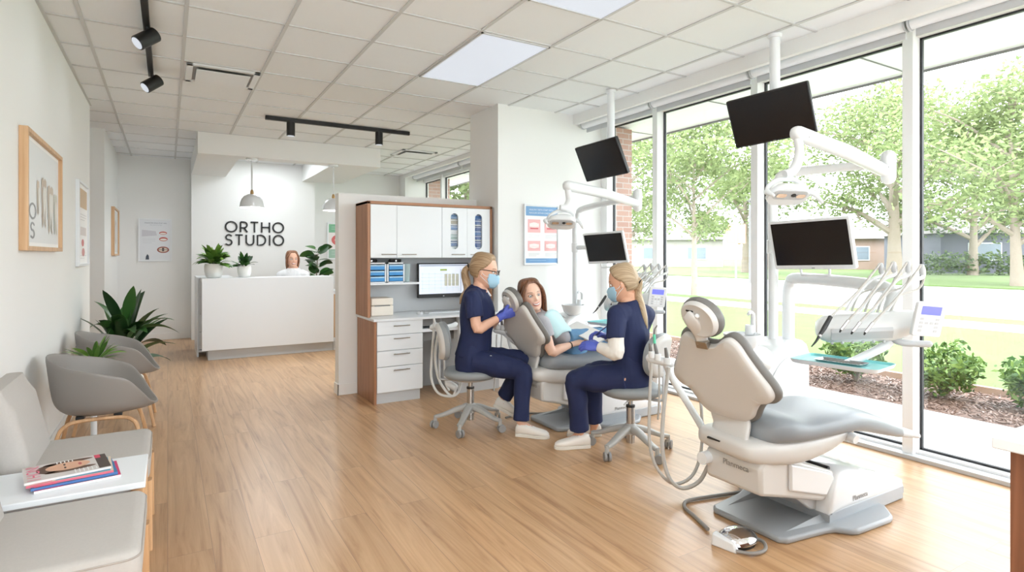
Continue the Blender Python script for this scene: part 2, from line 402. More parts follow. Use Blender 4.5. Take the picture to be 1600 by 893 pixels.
def glyph(m, ch, x, y, h, w, T, depth=0.012):
    adv, polys = GL[ch]
    for pl in polys:
        p = [V((x + a * h, y + b * h, 0)) for a, b in pl]; n = len(p)
        cl = (p[0] - p[-1]).length < 1e-6
        if cl: p = p[:-1]; n -= 1
        rings = []
        for i in range(n):
            if cl: t = p[(i + 1) % n] - p[i - 1]
            else: t = p[min(i + 1, n - 1)] - p[max(i - 1, 0)]
            t.normalize(); s = V((-t.y, t.x, 0)) * w / 2
            rings.append([T @ (p[i] + s), T @ (p[i] - s), T @ (p[i] - s + V((0, 0, depth))), T @ (p[i] + s + V((0, 0, depth)))])
        if cl: rings.append(rings[0])
        m.loft(rings, caps=not cl)
    return x + adv * h
def text_mesh(txt, size, T, depth=0.0005, align='CENTER'):
    """font lettering turned into a mesh builder"""
    cu = bpy.data.curves.new('lettering', 'FONT'); cu.body = txt; cu.size = size; cu.extrude = depth; cu.align_x = align; cu.resolution_u = 3
    o = bpy.data.objects.new('lettering', cu); COL.objects.link(o)
    dg = bpy.context.evaluated_depsgraph_get(); me = bpy.data.meshes.new_from_object(o.evaluated_get(dg))
    m = M(); m.add([T @ v.co for v in me.vertices], [tuple(p.vertices) for p in me.polygons])
    bpy.data.objects.remove(o); bpy.data.curves.remove(cu); bpy.data.meshes.remove(me)
    return m
def merge(*ms):
    r = M()
    for m in ms:
        o = len(r.v); r.v += m.v; r.vc += m.vc; r.f += [[i + o for i in f] for f in m.f]; r.mi += m.mi
    return r
# ---------------------------------------------------------------- the room
CEIL = 3.0
struct('floor', box(-2.3, 4.56, -3.0, 11.5, -0.1, 0.0), 'oak_planks', smooth=0)
m = box(-2.3, 4.6, -3.1, 11.5, 3.006, 3.15)
struct('ceiling', m, 'ceiling_tile', smooth=0)
# suspended-ceiling grid
m = M(); P0 = 0.607
hole = lambda x, y: any(abs(x - a) < 0.29 and abs(y - b) < 0.59 for a, b in LIGHT_PANELS)
x = 0.106 - 4 * P0
while x < 4.0:
    m.box(x - 0.012, x + 0.012, -3.0, 11.3, 2.998, 3.006); x += P0
y = 3.65 - 11 * P0
while y < 11.3:
    m.box(-2.3, 4.0, y - 0.010, y + 0.010, 2.9985, 3.006); y += P0
m.box(-0.72, -0.695, -3.0, 7.6, 2.994, 3.006)
struct('trim_1', m, 'ceiling_tee', smooth=0)
struct('wall_left', box(-0.86, -0.715, -3.0, 7.6, 0, 3.006), 'wall_paint', smooth=0)
struct('wall_left_rear', box(-0.86, -0.69, 8.95, 11.3, 0, 3.006), 'wall_paint', smooth=0)
m = box(-2.4, -2.25, 5, 11.5, 0, 3.006); m.box(-2.3, -0.86, 7.5, 7.6, 0, 3.006); m.box(-2.3, -0.86, 8.95, 9.1, 0, 3.006)
struct('wall_corridor', m, 'wall_paint', smooth=0)
struct('wall_back', box(-0.9, 0.36, 11.14, 11.5, 0, 3.006), 'wall_paint', smooth=0)
struct('wall_reception', box(0.335, 2.30, 10.85, 11.5, 0, 3.006), 'wall_paint', smooth=0)
m = box(2.2, 4.6, 11.3, 11.5, 0, 3.006)
struct('wall_back_right', m, 'wall_paint', smooth=0)
struct('wall_front', box(-0.9, -0.1, -3.15, -3.0, 0, 3.006).box(-0.1, 4.7, -3.15, -3.0, 2.85, 3.006).box(4.3, 4.7, -3.15, -3.0, 0, 2.85), 'wall_paint', smooth=0)  # unseen wall, opened up to let added daylight onto camera-facing surfaces
struct('window_12', box(-0.1, 4.3, -3.09, -3.08, 0.0, 2.85), 'window_glass', smooth=0)  # added glazing behind the camera, there for fill daylight
m = M()
for q in (-0.1, 1.0, 2.1, 3.2, 4.25): m.box(q, q + .05, -3.12, -3.04, 0, 2.85)
struct('fill_window_trim', m, 'window_white', smooth=0)  # mullions of the added fill opening
struct('wall_right', box(3.01, 4.50, 5.33, 5.98, 0, 3.006), 'wall_paint', smooth=0)
m = box(4.06, 4.56, 10.95, 11.4, 0, 3.006); m.box(4.06, 4.56, 5.98, 10.95, 0, 1.5)
struct('wall_right_rear', m, 'wall_paint', smooth=0)
m = box(4.0, 4.05, -3.0, 5.33, 2.895, 3.006); m.box(4.06, 4.11, 5.98, 10.95, 2.94, 3.006)
struct('trim_2', m, 'wall_paint', smooth=0)
struct('wall_partition', box(1.465, 3.01, 5.83, 5.97, 0, 2.02), 'wall_paint', smooth=0)
# soffit over the reception
m = box(0.335, 2.76, 8.50, 8.76, 2.72, 3.006); m.box(0.335, 0.84, 8.76, 10.85, 2.72, 3.006); m.box(2.08, 2.76, 8.76, 10.85, 2.72, 3.006)
struct('trim_3', m, 'wall_paint', smooth=0)
for n, (a, b, c, d) in {'left': (-0.715, -0.703, -3, 7.6), 'left_rear': (-0.69, -0.678, 8.95, 11.14), 'back': (-0.69, 0.335, 11.128, 11.14),
                        'right': (3.01, 4.42, 5.318, 5.33), 'partition': (1.453, 1.66, 5.818, 5.83)}.items():
    struct('baseboard_' + n, box(a, b, c, d, 0, 0.11), 'trim_white', bevel=0.003)
struct('baseboard_partition_end', box(1.453, 1.465, 5.818, 5.97, 0, 0.11), 'trim_white', bevel=0.003)

# window wall: mullions, rails, panes
MUL = [5.33, 4.45, 3.25, 2.03, 0.81, -0.41, -1.63, -2.85]
k = 4
def pane(i, y0, y1, z0, z1, X=4.5):
    m = box(X - 0.05, X + 0.05, y0, y1, z1, 3.006 if X == 4.5 and z1 > 2.8 else z1 + 0.09); m.box(X - 0.05, X + 0.05, y0, y1, z0 - 0.045, z0)
    w = struct('window_%d' % i, m, 'window_white', bevel=0.004)
    g = M(); t = 0.014
    g.box(X + 0.004, X + 0.03, y0, y0 + t, z0, z1); g.box(X + 0.004, X + 0.03, y1 - t, y1, z0, z1); g.box(X + 0.004, X + 0.03, y0, y1, z0, z0 + t); g.box(X + 0.004, X + 0.03, y0, y1, z1 - t, z1)
    ob('gasket', g, 'gasket_black', w, smooth=0)
    ob('pane', box(X + 0.014, X + 0.020, y0 + 0.004, y1 - 0.004, z0 + 0.004, z1 - 0.004), 'window_glass', w, smooth=0)
for i in range(len(MUL) - 1):
    a, b = MUL[i + 1], MUL[i]
    pane(i + 1, a + 0.035, (b - 0.035) if i else 5.22, 0.045, 2.91)
m = M()
for q in MUL[1:]: m.box(4.41, 4.55, q - 0.035, q + 0.035, 0, 3.006)
m.box(4.41, 4.55, 5.22, 5.33, 0, 3.006)
struct('trim_4', m, 'window_white', bevel=0.004)
FM = [10.95, 10.02, 8.80, 7.58, 6.36]
for i in range(4):
    pane(i + 8, FM[i + 1] + 0.03, FM[i] - (0.03 if i else 0), 1.55, 2.86)
m = M()
for q in FM[1:]: m.box(4.42, 4.55, q - 0.03, q + 0.03, 1.5, 3.0)
m.box(4.45, 4.55, 5.98, 10.95, 2.95, 3.006); m.box(4.45, 4.55, 5.98, 6.39, 1.5, 3.006)
struct('trim_5', m, 'window_white', bevel=0.004)
struct('trim_6', box(4.36, 4.45, -3.0, 5.33, -0.0, 0.028), 'pale_grey', bevel=0.003)

# roller blinds, rolled up above the glass
def blind(y0, y1, x, z, label):
    t = thing('roller_blind', label, 'blind', (x, (y0 + y1) / 2, z), 'rolled up blinds along the windows')
    ob('roll', M().sweep([(x, y0 + 0.02, z), (x, y1 - 0.02, z)], 0.042, n=24), 'lam_white', t, smooth=50)
    ob('hem_bar', box(x + 0.026, x + 0.040, y0 + 0.03, y1 - 0.03, z - 0.085, z - 0.02), 'pale_grey', t, bevel=0.003)
    for yy in (y0 + 0.008, y1 - 0.016):
        ob('bracket', M().sweep([(x, yy, z), (x, yy + 0.008, z)], 0.052, n=24), 'pale_grey', t, smooth=50)
BL = [5.30, 4.19, 3.06, 1.89, 0.72, -0.45, -1.62]
LB = ['rolled blind over the window pane next to the poster wall', 'rolled blind over the second window pane from the poster wall', 'rolled blind over the wide pane behind the large tilted monitor', 'rolled blind over the pane nearest the walnut counter']
for i in range(4): blind(BL[i + 1], BL[i], 4.12, 2.895, LB[i])
blind(8.80, 10.9, 4.24, 2.945, 'rolled blind at the far end of the reception window'); blind(6.4, 8.80, 4.24, 2.945, 'rolled blind over the reception window beside the pier')

# recessed ceiling panels: the visible pair and the added unseen ones
LBP = {(2.231, 4.257): 'bright square-edged ceiling light panel above the seated assistant', (2.231, 2.45): 'bright ceiling light panel nearest the empty dental chair'}
for (lx, ly) in LIGHT_PANELS:
    if ly > 11: continue
    t = thing('ceiling_light', LBP.get((lx, ly), 'added ceiling light panel out of view, for fill light'), 'ceiling light', (lx, ly, 3.0), 'recessed ceiling light panels')
    ob('diffuser', box(lx - 0.285, lx + 0.285, ly - 0.585, ly + 0.585, 2.996, 3.003), 'panel_glow' if 'panel_glow' in MATS else mat('panel_glow', (130, 132, 135), 0.5, emit=(236, 243, 255), estr=0.55).name, t, smooth=0)
    f = M(); f.box(lx - 0.297, lx - 0.283, ly - 0.597, ly + 0.597, 2.990, 3.004); f.box(lx + 0.283, lx + 0.297, ly - 0.597, ly + 0.597, 2.990, 3.004)
    f.box(lx - 0.297, lx + 0.297, ly - 0.597, ly - 0.583, 2.990, 3.004); f.box(lx - 0.297, lx + 0.297, ly + 0.583, ly + 0.597, 2.990, 3.004)
    ob('frame', f, 'ceiling_tee', t, smooth=0)

# air diffusers
def diffuser(cx, cy, label):
    t = thing('ceiling_vent', label, 'air vent', (cx, cy, 3.0))
    h = 0.285
    f = M()
    for a, b, c, d in ((-h, h, -h, -h + .05), (-h, h, h - .05, h), (-h, -h + .05, -h, h), (h - .05, h, -h, h)): f.box(cx + a, cx + b, cy + c, cy + d, 2.988, 3.004)
    ob('frame', f, 'lam_white', t, bevel=0.003)
    ob('throat', box(cx - h + .05, cx + h - .05, cy - h + .05, cy + h - .05, 3.0, 3.005), 'wheel_grey', t, smooth=0)
    ob('plaque', box(cx - h + .075, cx + h - .075, cy - h + .075, cy + h - .075, 2.970, 2.976), 'lam_white', t, bevel=0.003)
diffuser(0.420, 5.775, 'white square air vent in the ceiling beside the black track')
diffuser(3.34, 8.62, 'white square air vent in the far ceiling beyond the pier')

# track lights
def spot(t, p, d, r=0.05, L=0.15, watt=1.5):
    """cylinder spot hung from p (on the rail), pointing along d"""
    d = V(d).normalized(); p = V(p); c = p + V((0, 0, -0.085))
    ob('stem', M().sweep([p, p + V((0, 0, -0.03)), c - d * 0.03], 0.012, n=10), 'track_black', t)
    s = M().sweep([c - d * L / 2, c + d * L / 2], r, n=24); h = ob('spot_head', s, 'track_black', t, bevel=0.004, smooth=50)
    ob('lens', M().sweep([c + d * (L / 2 + 0.0005), c + d * (L / 2 + 0.003)], r * 0.82, n=24), 'panel_glow', h)
    sl = bpy.data.lights.new('track_spot_light', 'SPOT'); sl.energy = watt; sl.spot_size = math.radians(150); sl.spot_blend = 1.0; sl.shadow_soft_size = .05; sl.color = (.86, .94, 1)
    so = bpy.data.objects.new('track_spot_light', sl); COL.objects.link(so); so.location = c + d * (L / 2 + .012); so.rotation_euler = d.to_track_quat('-Z', 'Y').to_euler()
t = thing('track_light', 'black ceiling track running away along the left with two tilted spots', 'track light', (-0.125, 4.6, 3.0), 'black track lights')
ob('rail', box(-0.145, -0.105, 3.3, 5.95, 2.955, 3.0), 'track_black', t, bevel=0.003)
spot(t, (-0.125, 4.66, 2.96), (-0.55, -0.25, -0.5), 0.05, 0.15); spot(t, (-0.115, 5.86, 2.96), (-0.55, -0.25, -0.5), 0.05, 0.15)
t = thing('track_light', 'black ceiling track across the room with two spots hanging straight down', 'track light', (1.83, 7.14, 3.0), 'black track lights')
ob('rail', box(0.962, 2.705, 7.12, 7.16, 2.955, 3.0), 'track_black', t, bevel=0.003)
spot(t, (1.24, 7.14, 2.96), (0, 0, -1), 0.047, 0.16, 100); spot(t, (2.30, 7.14, 2.96), (0, 0, -1), 0.047, 0.16, 80)

# ---------------------------------------------------------------- outside
GZ = -0.05
struct('ground', box(4.6, 160, -60, 130, GZ - 0.2, GZ - 0.02), 'asphalt', smooth=0)
struct('pavement', box(4.56, 6.10, -20, 30, GZ - 0.1, GZ).box(-12, 4.56, -20, -3.1, GZ - 0.1, GZ), 'concrete', smooth=0)
def lawn_mat():
    m = mat('lawn', (92, 114, 62), 0.95, bump=0.8, bscale=40, var=0.22, vscale=2.2)
lawn_mat()
struct('lawn_front', box(7.40, 13.4, -20, 40, GZ - 0.1, GZ + 0.02), 'lawn', smooth=0)
m = M().prism([(13.2, -20), (14.6, -20), (15.1, 40), (13.7, 40)], GZ - 0.1, GZ + 0.024)
struct('sidewalk', m, 'concrete', smooth=0)
struct('lawn_verge', box(14.5, 16.1, -20, 60, GZ - 0.1, GZ + 0.018), 'lawn', smooth=0)
struct('road', box(16.1, 30.4, -60, 120, GZ - 0.1, GZ - 0.01), 'asphalt', smooth=0)
struct('lawn_far', box(30.4, 150, -60, 130, GZ - 0.1, GZ + 0.05), 'lawn', smooth=0)
mat('mulch_bark', (116, 94, 84), 0.95, bump=1.0, bscale=50, var=0.3, vscale=25)
struct('ground_bed', box(6.10, 7.34, -20, 30, GZ - 0.1, GZ + 0.004), 'mulch_bark', smooth=0)
rnd = random.Random(3); m = M()
for i in range(5200):
    X = rnd.uniform(6.12, 7.32); Y = rnd.uniform(0.6, 7.0); a = rnd.uniform(0, PI); l = rnd.uniform(0.02, 0.06); w = rnd.uniform(0.006, 0.014); h = rnd.uniform(0.006, 0.03)
    T = Matrix.Translation((X, Y, GZ + 0.006)) @ Matrix.Rotation(a, 4, 'Z') @ Matrix.Rotation(rnd.uniform(-.5, .5), 4, 'Y')
    g = rnd.random(); m.col = tuple(p + (q - p) * g for p, q in zip(srgb(92, 70, 60), srgb(158, 136, 126)))
    s = m.mark(); m.box(-l / 2, l / 2, -w / 2, w / 2, 0, h * 0.5); m.xf(T, s)
tag(ob('bark_mulch', m, 'print', smooth=0), 'brown bark mulch in the planting bed outside the glass', 'mulch', kind='stuff')
tag(ob('edging_strip', box(7.33, 7.40, -20, 30, GZ - 0.05, GZ + 0.07), mat('edge_timber', (176, 150, 132), 0.9, var=0.15).name, smooth=0), 'low timber edging between mulch bed and lawn', 'edging', kind='structure')
# eave
m = box(4.56, 5.70, -20, 30, 3.02, 3.12); struct('trim_7', m, 'lam_white', smooth=0)
m = M()
y = 2.6 - 1.55 * 8
while y < 20: m.box(4.56, 5.70, y - 0.006, y + 0.006, 3.014, 3.02); y += 1.55
m.box(5.685, 5.705, -20, 30, 3.0, 3.02)
struct('trim_8', m, 'rubber_grey', smooth=0)
def brick_mat():
    m = bpy.data.materials.new('brick'); m.use_nodes = True; MATS['brick'] = m; N = m.node_tree.nodes; L = m.node_tree.links
    tc = N.new('ShaderNodeTexCoord'); s = N.new('ShaderNodeSeparateXYZ'); c = N.new('ShaderNodeCombineXYZ'); a = N.new('ShaderNodeMath'); b = N.new('ShaderNodeTexBrick')
    L.new(tc.outputs['Object'], s.inputs[0]); L.new(s.outputs[0], a.inputs[0]); L.new(s.outputs[1], a.inputs[1]); L.new(a.outputs[0], c.inputs[0]); L.new(s.outputs[2], c.inputs[1]); L.new(c.outputs[0], b.inputs['Vector'])
    b.inputs['Scale'].default_value = 1; b.inputs['Brick Width'].default_value = 0.2; b.inputs['Row Height'].default_value = 0.07; b.inputs['Mortar Size'].default_value = 0.006
    b.inputs['Color1'].default_value = (*lin((150, 108, 92)), 1); b.inputs['Color2'].default_value = (*lin((166, 128, 112)), 1); b.inputs['Mortar'].default_value = (*lin((170, 160, 154)), 1)
    L.new(b.outputs[0], N['Principled BSDF'].inputs['Base Color'])
brick_mat()
struct('wall_outside', box(4.60, 5.1, 5.55, 6.3, GZ, 3.0), 'brick', smooth=0)
struct('wall_outside_rear', box(4.60, 5.1, 11.1, 11.9, GZ, 3.0), 'brick', smooth=0)

def leafcards(m, centre, r, n, size, rnd, squash=1.0):
    c = V(centre)
    for i in range(n):
        d = V((rnd.gauss(0, 1), rnd.gauss(0, 1), rnd.gauss(0, 1))).normalized() * r * rnd.random() ** 0.4
        p = c + V((d.x, d.y, d.z * squash)); s = size * rnd.uniform(0.6, 1.3)
        a = V((rnd.gauss(0, 1), rnd.gauss(0, 1), rnd.gauss(0, .6))).normalized(); b = a.cross(V((rnd.gauss(0, 1), rnd.gauss(0, 1), rnd.gauss(0, 1)))).normalized()
        g = rnd.random(); m.col = (g, g, g)
        m.add([p - a * s, p + b * s * 0.45, p + a * s, p - b * s * 0.45], [(0, 1, 2, 3)])
mat('bark', (150, 138, 126), 0.9, var=0.2, vscale=20, bump=0.6, bscale=30)
def tree(label, base, h, trunk_r, crown_r, seed, leaves=5200, leaf=0.10, material='leaf_tree', fork=0.34, nb=11):
    rnd = random.Random(seed); b = V(base); t = thing('tree', label, 'tree', b, 'trees outside')
    w = M(); fol = M()
    top = b + V((rnd.uniform(-.03, .03) * h, rnd.uniform(-.03, .03) * h, h * 0.88))
    fk = b.lerp(top, fork)
    w.sweep([b, b.lerp(fk, .5), fk, b.lerp(top, .62), top], [trunk_r * 1.25, trunk_r, trunk_r * .85, trunk_r * .45, trunk_r * .1], n=10, res=4)
    for i in range(nb):
        f = fork + (0.9 - fork) * (i / nb); s = b.lerp(top, f * 0.98); a = i * 2.4 + rnd.uniform(-.4, .4)
        L = crown_r * (1.12 - 0.62 * abs(2 * (f - fork) / (0.95 - fork) - 0.75)) * rnd.uniform(.85, 1.1)
        e = s + V((math.cos(a) * L, math.sin(a) * L, L * rnd.uniform(.25, .75)))
        r0 = trunk_r * (0.62 - 0.4 * f)
        mid = s.lerp(e, .5) + V((0, 0, L * .1)); w.sweep([s, mid, e], [r0, r0 * .6, r0 * .15], n=7, res=4)
        for j in range(3):
            s2 = s.lerp(e, rnd.uniform(.35, .8)); e2 = s2 + V((rnd.uniform(-1, 1), rnd.uniform(-1, 1), rnd.uniform(.1, .9))) * L * .45
            w.sweep([s2, s2.lerp(e2, .5), e2], [r0 * .4, r0 * .25, r0 * .08], n=5, res=2)
            leafcards(fol, e2, crown_r * .27, leaves // (nb * 6), leaf, rnd, .62)
        for q in (.45, .65, .82, 1.0):
            leafcards(fol, s.lerp(e, q) + V((0, 0, crown_r * .04)), crown_r * .30, leaves // (nb * 8), leaf, rnd, .6)
    leafcards(fol, top, crown_r * .3, leaves // 25, leaf, rnd)
    ob('trunk', w, 'bark', t); ob('foliage', fol, material, t, smooth=0)
    return t
def gp(px, dep, z=GZ):
    p = at(px, HORIZ, dep); p.z = z; return p
tree('slim young tree on the verge behind the second window pane', gp(1085, 20.6), 6.9, 0.10, 2.9, 11, 10500, 0.092, 'leaf_tree', 0.30)
tree('large forked tree over the road behind the wide middle pane', gp(1398, 36), 12.5, 0.42, 6.4, 5, 13500, 0.158, 'leaf_tree', 0.20, 13)
tree('broad leafy tree behind the right-hand pane', gp(1590, 26), 9.8, 0.24, 5.2, 8, 13500, 0.132, 'leaf_tree', 0.22, 13)
tree('tree behind the pane next to the poster wall', gp(965, 27), 9.0, 0.2, 4.3, 21, 10500, 0.119, 'leaf_tree', 0.24)
tree('distant tree beside the slim young tree', gp(1165, 46), 9.5, 0.3, 5.0, 31, 7500, 0.185, 'leaf_tree', 0.25)
tree('darker tree standing in front of the grey house', gp(1520, 40), 11, 0.3, 6.0, 41, 10500, 0.172, 'leaf_tree_deep', 0.2)
tree('tree far down the road seen through the reception window', gp(680, 30), 7, 0.2, 3.6, 51, 3500, 0.22, 'leaf_tree', 0.25)
tree('tree beyond the edge of the reception window', gp(727, 34), 8.0, 0.2, 4.0, 61, 3500, 0.24, 'leaf_tree', 0.25)
def bush(label, base, r, seed, n=1500):
    rnd = random.Random(seed); b = V(base); t = thing('shrub', label, 'shrub', b, 'young shrubs in the mulch bed')
    w = M(); fol = M()
    for i in range(12):
        a = i * 2.4; e = b + V((math.cos(a) * r * .7, math.sin(a) * r * .7, r * rnd.uniform(.8, 1.5)))
        w.sweep([b, b.lerp(e, .5) + V((0, 0, r * .15)), e], [0.01, 0.007, 0.003], n=5, res=3)
        leafcards(fol, e, r * .42, n // 18, 0.035, rnd); leafcards(fol, b.lerp(e, .6), r * .45, n // 24, 0.035, rnd)
    ob('stem', w, 'bark', t); ob('foliage', fol, 'leaf_bush', t, smooth=0)
bush('small green shrub in the mulch behind the teal instrument tray', (6.72, 3.62, GZ), 0.34, 1)
bush('rounded green shrub in the mulch right of the dark window gasket', (6.75, 2.76, GZ), 0.31, 2)
bush('green shrub in the mulch above the walnut counter corner', (6.85, 2.04, GZ), 0.30, 3)
rnd = random.Random(9)
def hedge(label, a, b, h, d):
    m = M(); a = V(a); b = V(b); n = int((b - a).length / 0.7)
    for i in range(n + 1): leafcards(m, a.lerp(b, i / n) + V((0, 0, h * .5)), h * .62, 160, .16, rnd, .85)
    tag(ob('hedge', m, 'leaf_tree_deep', smooth=0), label, 'hedge')
hedge('clipped dark hedge in front of the grey house', gp(1440, 41), gp(1640, 39), 1.7, 1)
# houses over the road
def house(name, label, a, b, depth, h, wall, roofc, wins):
    a, b = V(a), V(b); u = (b - a).normalized(); n = V((u.y, -u.x, 0)); n = n if n.dot(FW) > 0 else -n; L = (b - a).length
    t = thing(name, label, 'building', a)
    T = frame_T(a, u, n, V((0, 0, 1)))
    m = M().box(0, L, 0, depth, 0, h); ob('wall', m.xf(T), wall, t, smooth=0)
    m = M().loft([[V((-.4, -.4, h)), V((L + .4, -.4, h)), V((L + .4, depth + .4, h)), V((-.4, depth + .4, h))], [V((1, depth * .45, h + 1.6)), V((L - 1, depth * .45, h + 1.6)), V((L - 1, depth * .55, h + 1.6)), V((1, depth * .55, h + 1.6))]])
    ob('roof', m.xf(T), roofc, t, smooth=0)
    for (x0, x1, z0, z1) in wins:
        f = M().box(x0 - .08, x1 + .08, -.06, .02, z0 - .08, z1 + .08); fo = ob('window', f.xf(T), 'lam_white', t, smooth=0)
        ob('pane', M().box(x0, x1, -.08, -.05, z0, z1).xf(T), 'pane_far', fo, smooth=0)
mat('pane_far', (120, 132, 146), 0.2); mat('wall_salmon', (156, 134, 124), 0.9); mat('wall_greyblue', (104, 106, 118), 0.9); mat('roof_grey', (128, 124, 122), 0.9); mat('wall_cream', (160, 156, 152), 0.9)
house('house', 'salmon pink building over the road behind the forked tree', gp(1190, 58), gp(1415, 54), 8, 3.0, 'wall_salmon', 'roof_grey', [(3, 4.4, 1, 2.2), (8, 9.4, 1, 2.2), (13, 14.5, 1, 2.2)])
house('house', 'grey house half hidden behind the dark hedge', gp(1470, 44), gp(1690, 43), 8, 3.1, 'wall_greyblue', 'roof_grey', [(2, 4.2, 1.1, 2.3), (6.5, 8.8, 1.1, 2.3), (11, 12.2, 0.9, 2.3)])
house('house', 'pale building far down the road behind the first window panes', gp(900, 70), gp(1130, 66), 8, 3.2, 'wall_cream', 'roof_grey', [(3, 5, 1, 2.3), (8, 10, 1, 2.3), (13, 15, 1, 2.3)])
# street sign and lamp post
t = thing('street_sign', 'small orange street sign on a post beyond the road', 'sign', gp(1150, 33))
b = gp(1150, 33); ob('post', M().sweep([b, b + V((0, 0, 3.1))], 0.05, n=8), 'pale_grey', t); ob('plate', M().box(-.55, .55, -.03, .03, 0, 1.1).xf(Matrix.Translation(b + V((0, 0, 2.1))) @ Matrix.Rotation(-TH, 4, 'Z')), mat('sign_orange', (226, 160, 120), 0.6).name, t, bevel=0.02)
t = thing('lamp_post', 'thin dark post beside the verge behind the second window', 'post', gp(1172, 30))
b = gp(1172, 30); ob('pole', M().sweep([b, b + V((0, 0, 4.2))], 0.07, n=8), 'rubber_grey', t); ob('lantern', M().lathe([(.05, 4.2), (.2, 4.3), (.16, 4.6), (.02, 4.7)], Matrix.Translation(b), 12), 'rubber_grey', t)
# ---------------------------------------------------------------- reception
PY = 8.58
t = thing('reception_desk', 'long white reception desk with a recessed pale plinth', 'reception desk', (1.24, 8.9, 0))
ob('front_panel', box(0.385, 2.085, PY, PY + 0.05, 0.135, 1.09), 'lam_white', t, bevel=0.003)
m = box(0.46, 2.085, PY + 0.06, PY + 0.5, 0, 0.135); ob('plinth', m, 'pale_grey', t, bevel=0.003)
ob('counter_top', box(0.385, 2.085, PY + 0.05, PY + 0.40, 1.05, 1.09), 'lam_white', t, bevel=0.003)
ob('work_surface', box(0.80, 2.085, PY + 0.4, PY + 0.56, 0.74, 0.77), 'lam_white', t, bevel=0.003)
ob('end_panel', box(2.045, 2.085, PY + 0.05, PY + 0.40, 0.135, 1.05), 'lam_white', t, bevel=0.003)
m = box(0.345, 0.365, PY + 0.42, PY + 1.25, 0, 1.07); m.box(0.345, 0.80, PY + 0.42, PY + 1.25, 1.07, 1.09); m.box(0.78, 0.80, PY + 0.44, PY + 1.25, 0, 1.07); m.box(0.345, 0.80, PY + 0.86, PY + 0.88, 0.08, 1.07); m.box(0.345, 0.8, PY + .44, PY + 1.25, 0.06, 0.09)
ob('side_cabinet', m, 'lam_white', t, bevel=0.002)
for i in range(4):
    z = 0.10 + i * 0.243
    ob('drawer', box(0.367, 0.778, PY + 0.43, PY + 0.45, z, z + 0.236), 'lam_white', t, bevel=0.003)
t = thing('credenza', 'low oak-fronted cabinet with a white top at the right end of the reception desk', 'cabinet', (2.4, 9.1, 0))
ob('cabinet_body', box(2.095, 2.75, PY + 0.42, PY + 0.9, 0.135, 0.80), 'oak_frame', t, bevel=0.003)
ob('cabinet_top', box(2.090, 2.77, PY + 0.40, PY + 0.92, 0.80, 0.85), 'lam_white', t, bevel=0.003)
ob('plinth', box(2.09, 2.74, PY + 0.06, PY + 0.88, 0.0, 0.134), 'pale_grey', t, bevel=0.003)

# wall lettering
T = frame_T(V((0.832, 10.849, 0)), V((1, 0, 0)), V((0, 0, 1)), V((0, -1, 0)))
sg = thing('wall_lettering', 'black raised letters on the white wall behind reception', 'sign', (1.30, 10.85, 1.56))
for word, z in (('ORTHO', 1.785), ('STUDIO', 1.563)):
    adv = [GL[c][0] for c in word]; hgt = 0.185; gap = 0.040
    tot = sum(adv) * hgt + gap * (len(word) - 1); kx = (0.934 - gap * (len(word) - 1)) / (sum(adv) * hgt)
    x = 0
    for c in word:
        m = M(); Tk = T @ Matrix.Translation((x, z, 0)) @ Matrix.Diagonal((kx, 1, 1, 1))
        glyph(m, c, 0, 0, hgt, 0.026, Tk, 0.014); ob('letter', m, 'letter_black', sg, smooth=0)
        x += GL[c][0] * hgt * kx + gap

def pendant(x, y, label):
    t = thing('pendant_lamp', label, 'pendant lamp', (x, y, 2.72), 'white dome pendants over reception')
    T = Matrix.Translation((x, y, 0))
    ob('canopy', M().lathe([(0.001, 2.719), (0.075, 2.719), (0.072, 2.695), (0.012, 2.690)], T), 'gloss_white', t)
    ob('cord', M().sweep([(x, y, 2.70), (x, y, 2.25)], 0.011, n=10), 'gloss_white', t)
    ob('collar', M().lathe([(0.014, 2.29), (0.022, 2.262), (0.024, 2.225), (0.02, 2.22)], T, 16), mat('brass', (196, 160, 110), 0.35, 0.8).name if 'brass' not in MATS else 'brass', t)
    pr = [(0.02, 2.232), (0.05, 2.228), (0.095, 2.205), (0.128, 2.165), (0.147, 2.11), (0.155, 2.05), (0.150, 2.05), (0.141, 2.11), (0.122, 2.16), (0.09, 2.197), (0.02, 2.22)]
    ob('shade', M().lathe(pr, T, 40), 'gloss_white', t, smooth=60)
    ob('bulb', M().ball((x, y, 2.13), .032, n=14), 'panel_glow', t)
    pl = bpy.data.lights.new('pendant_bulb_light', 'POINT'); pl.energy = 9; pl.shadow_soft_size = .04; pl.color = (1, .96, .9)
    po = bpy.data.objects.new('pendant_bulb_light', pl); COL.objects.link(po); po.location = (x, y, 2.07)
pendant(0.99, 8.60, 'white dome pendant lamp hanging over the reception desk')
pendant(2.09, 8.62, 'white dome pendant lamp half hidden by the cabinet partition')

def pot(m, x, y, z, r, h):
    return m.lathe([(r * .62, z), (r * .8, z + h * .06), (r * .98, z + h * .45), (r, z + h * .8), (r * .93, z + h), (r * .86, z + h), (r * .84, z + h * .86)], Matrix.Translation((x, y, 0)), 28)
def blade(m, base, d, L, w, droop, n=8, fold=0.12, tip=0.8, roll=.5):
    """one leaf: rises along d and droops"""
    base = V(base); d = V(d).normalized(); side = d.cross(V((0, 0, 1)))
    side = side.normalized() if side.length > .05 else V((1, 0, 0)); p = base.copy(); rings = []; cur = d.copy(); side = Matrix.Rotation(random.uniform(-roll, roll), 3, d) @ side
    for i in range(n + 1):
        s = i / n; ww = w * (math.sin(PI * min(1, s ** tip * .93 + .07)) ** .8 + .04) * (1 if i < n else .05)
        nrm = side.cross(cur).normalized()
        rings.append([p - side * ww + nrm * ww * fold * 2, p, p + side * ww + nrm * ww * fold * 2]); p = p + cur * (L / n); cur = (cur + V((0, 0, -droop / n))).normalized()
    g = random.random(); m.col = (g, g, g)
    m.loft(rings, caps=False, closed=False)
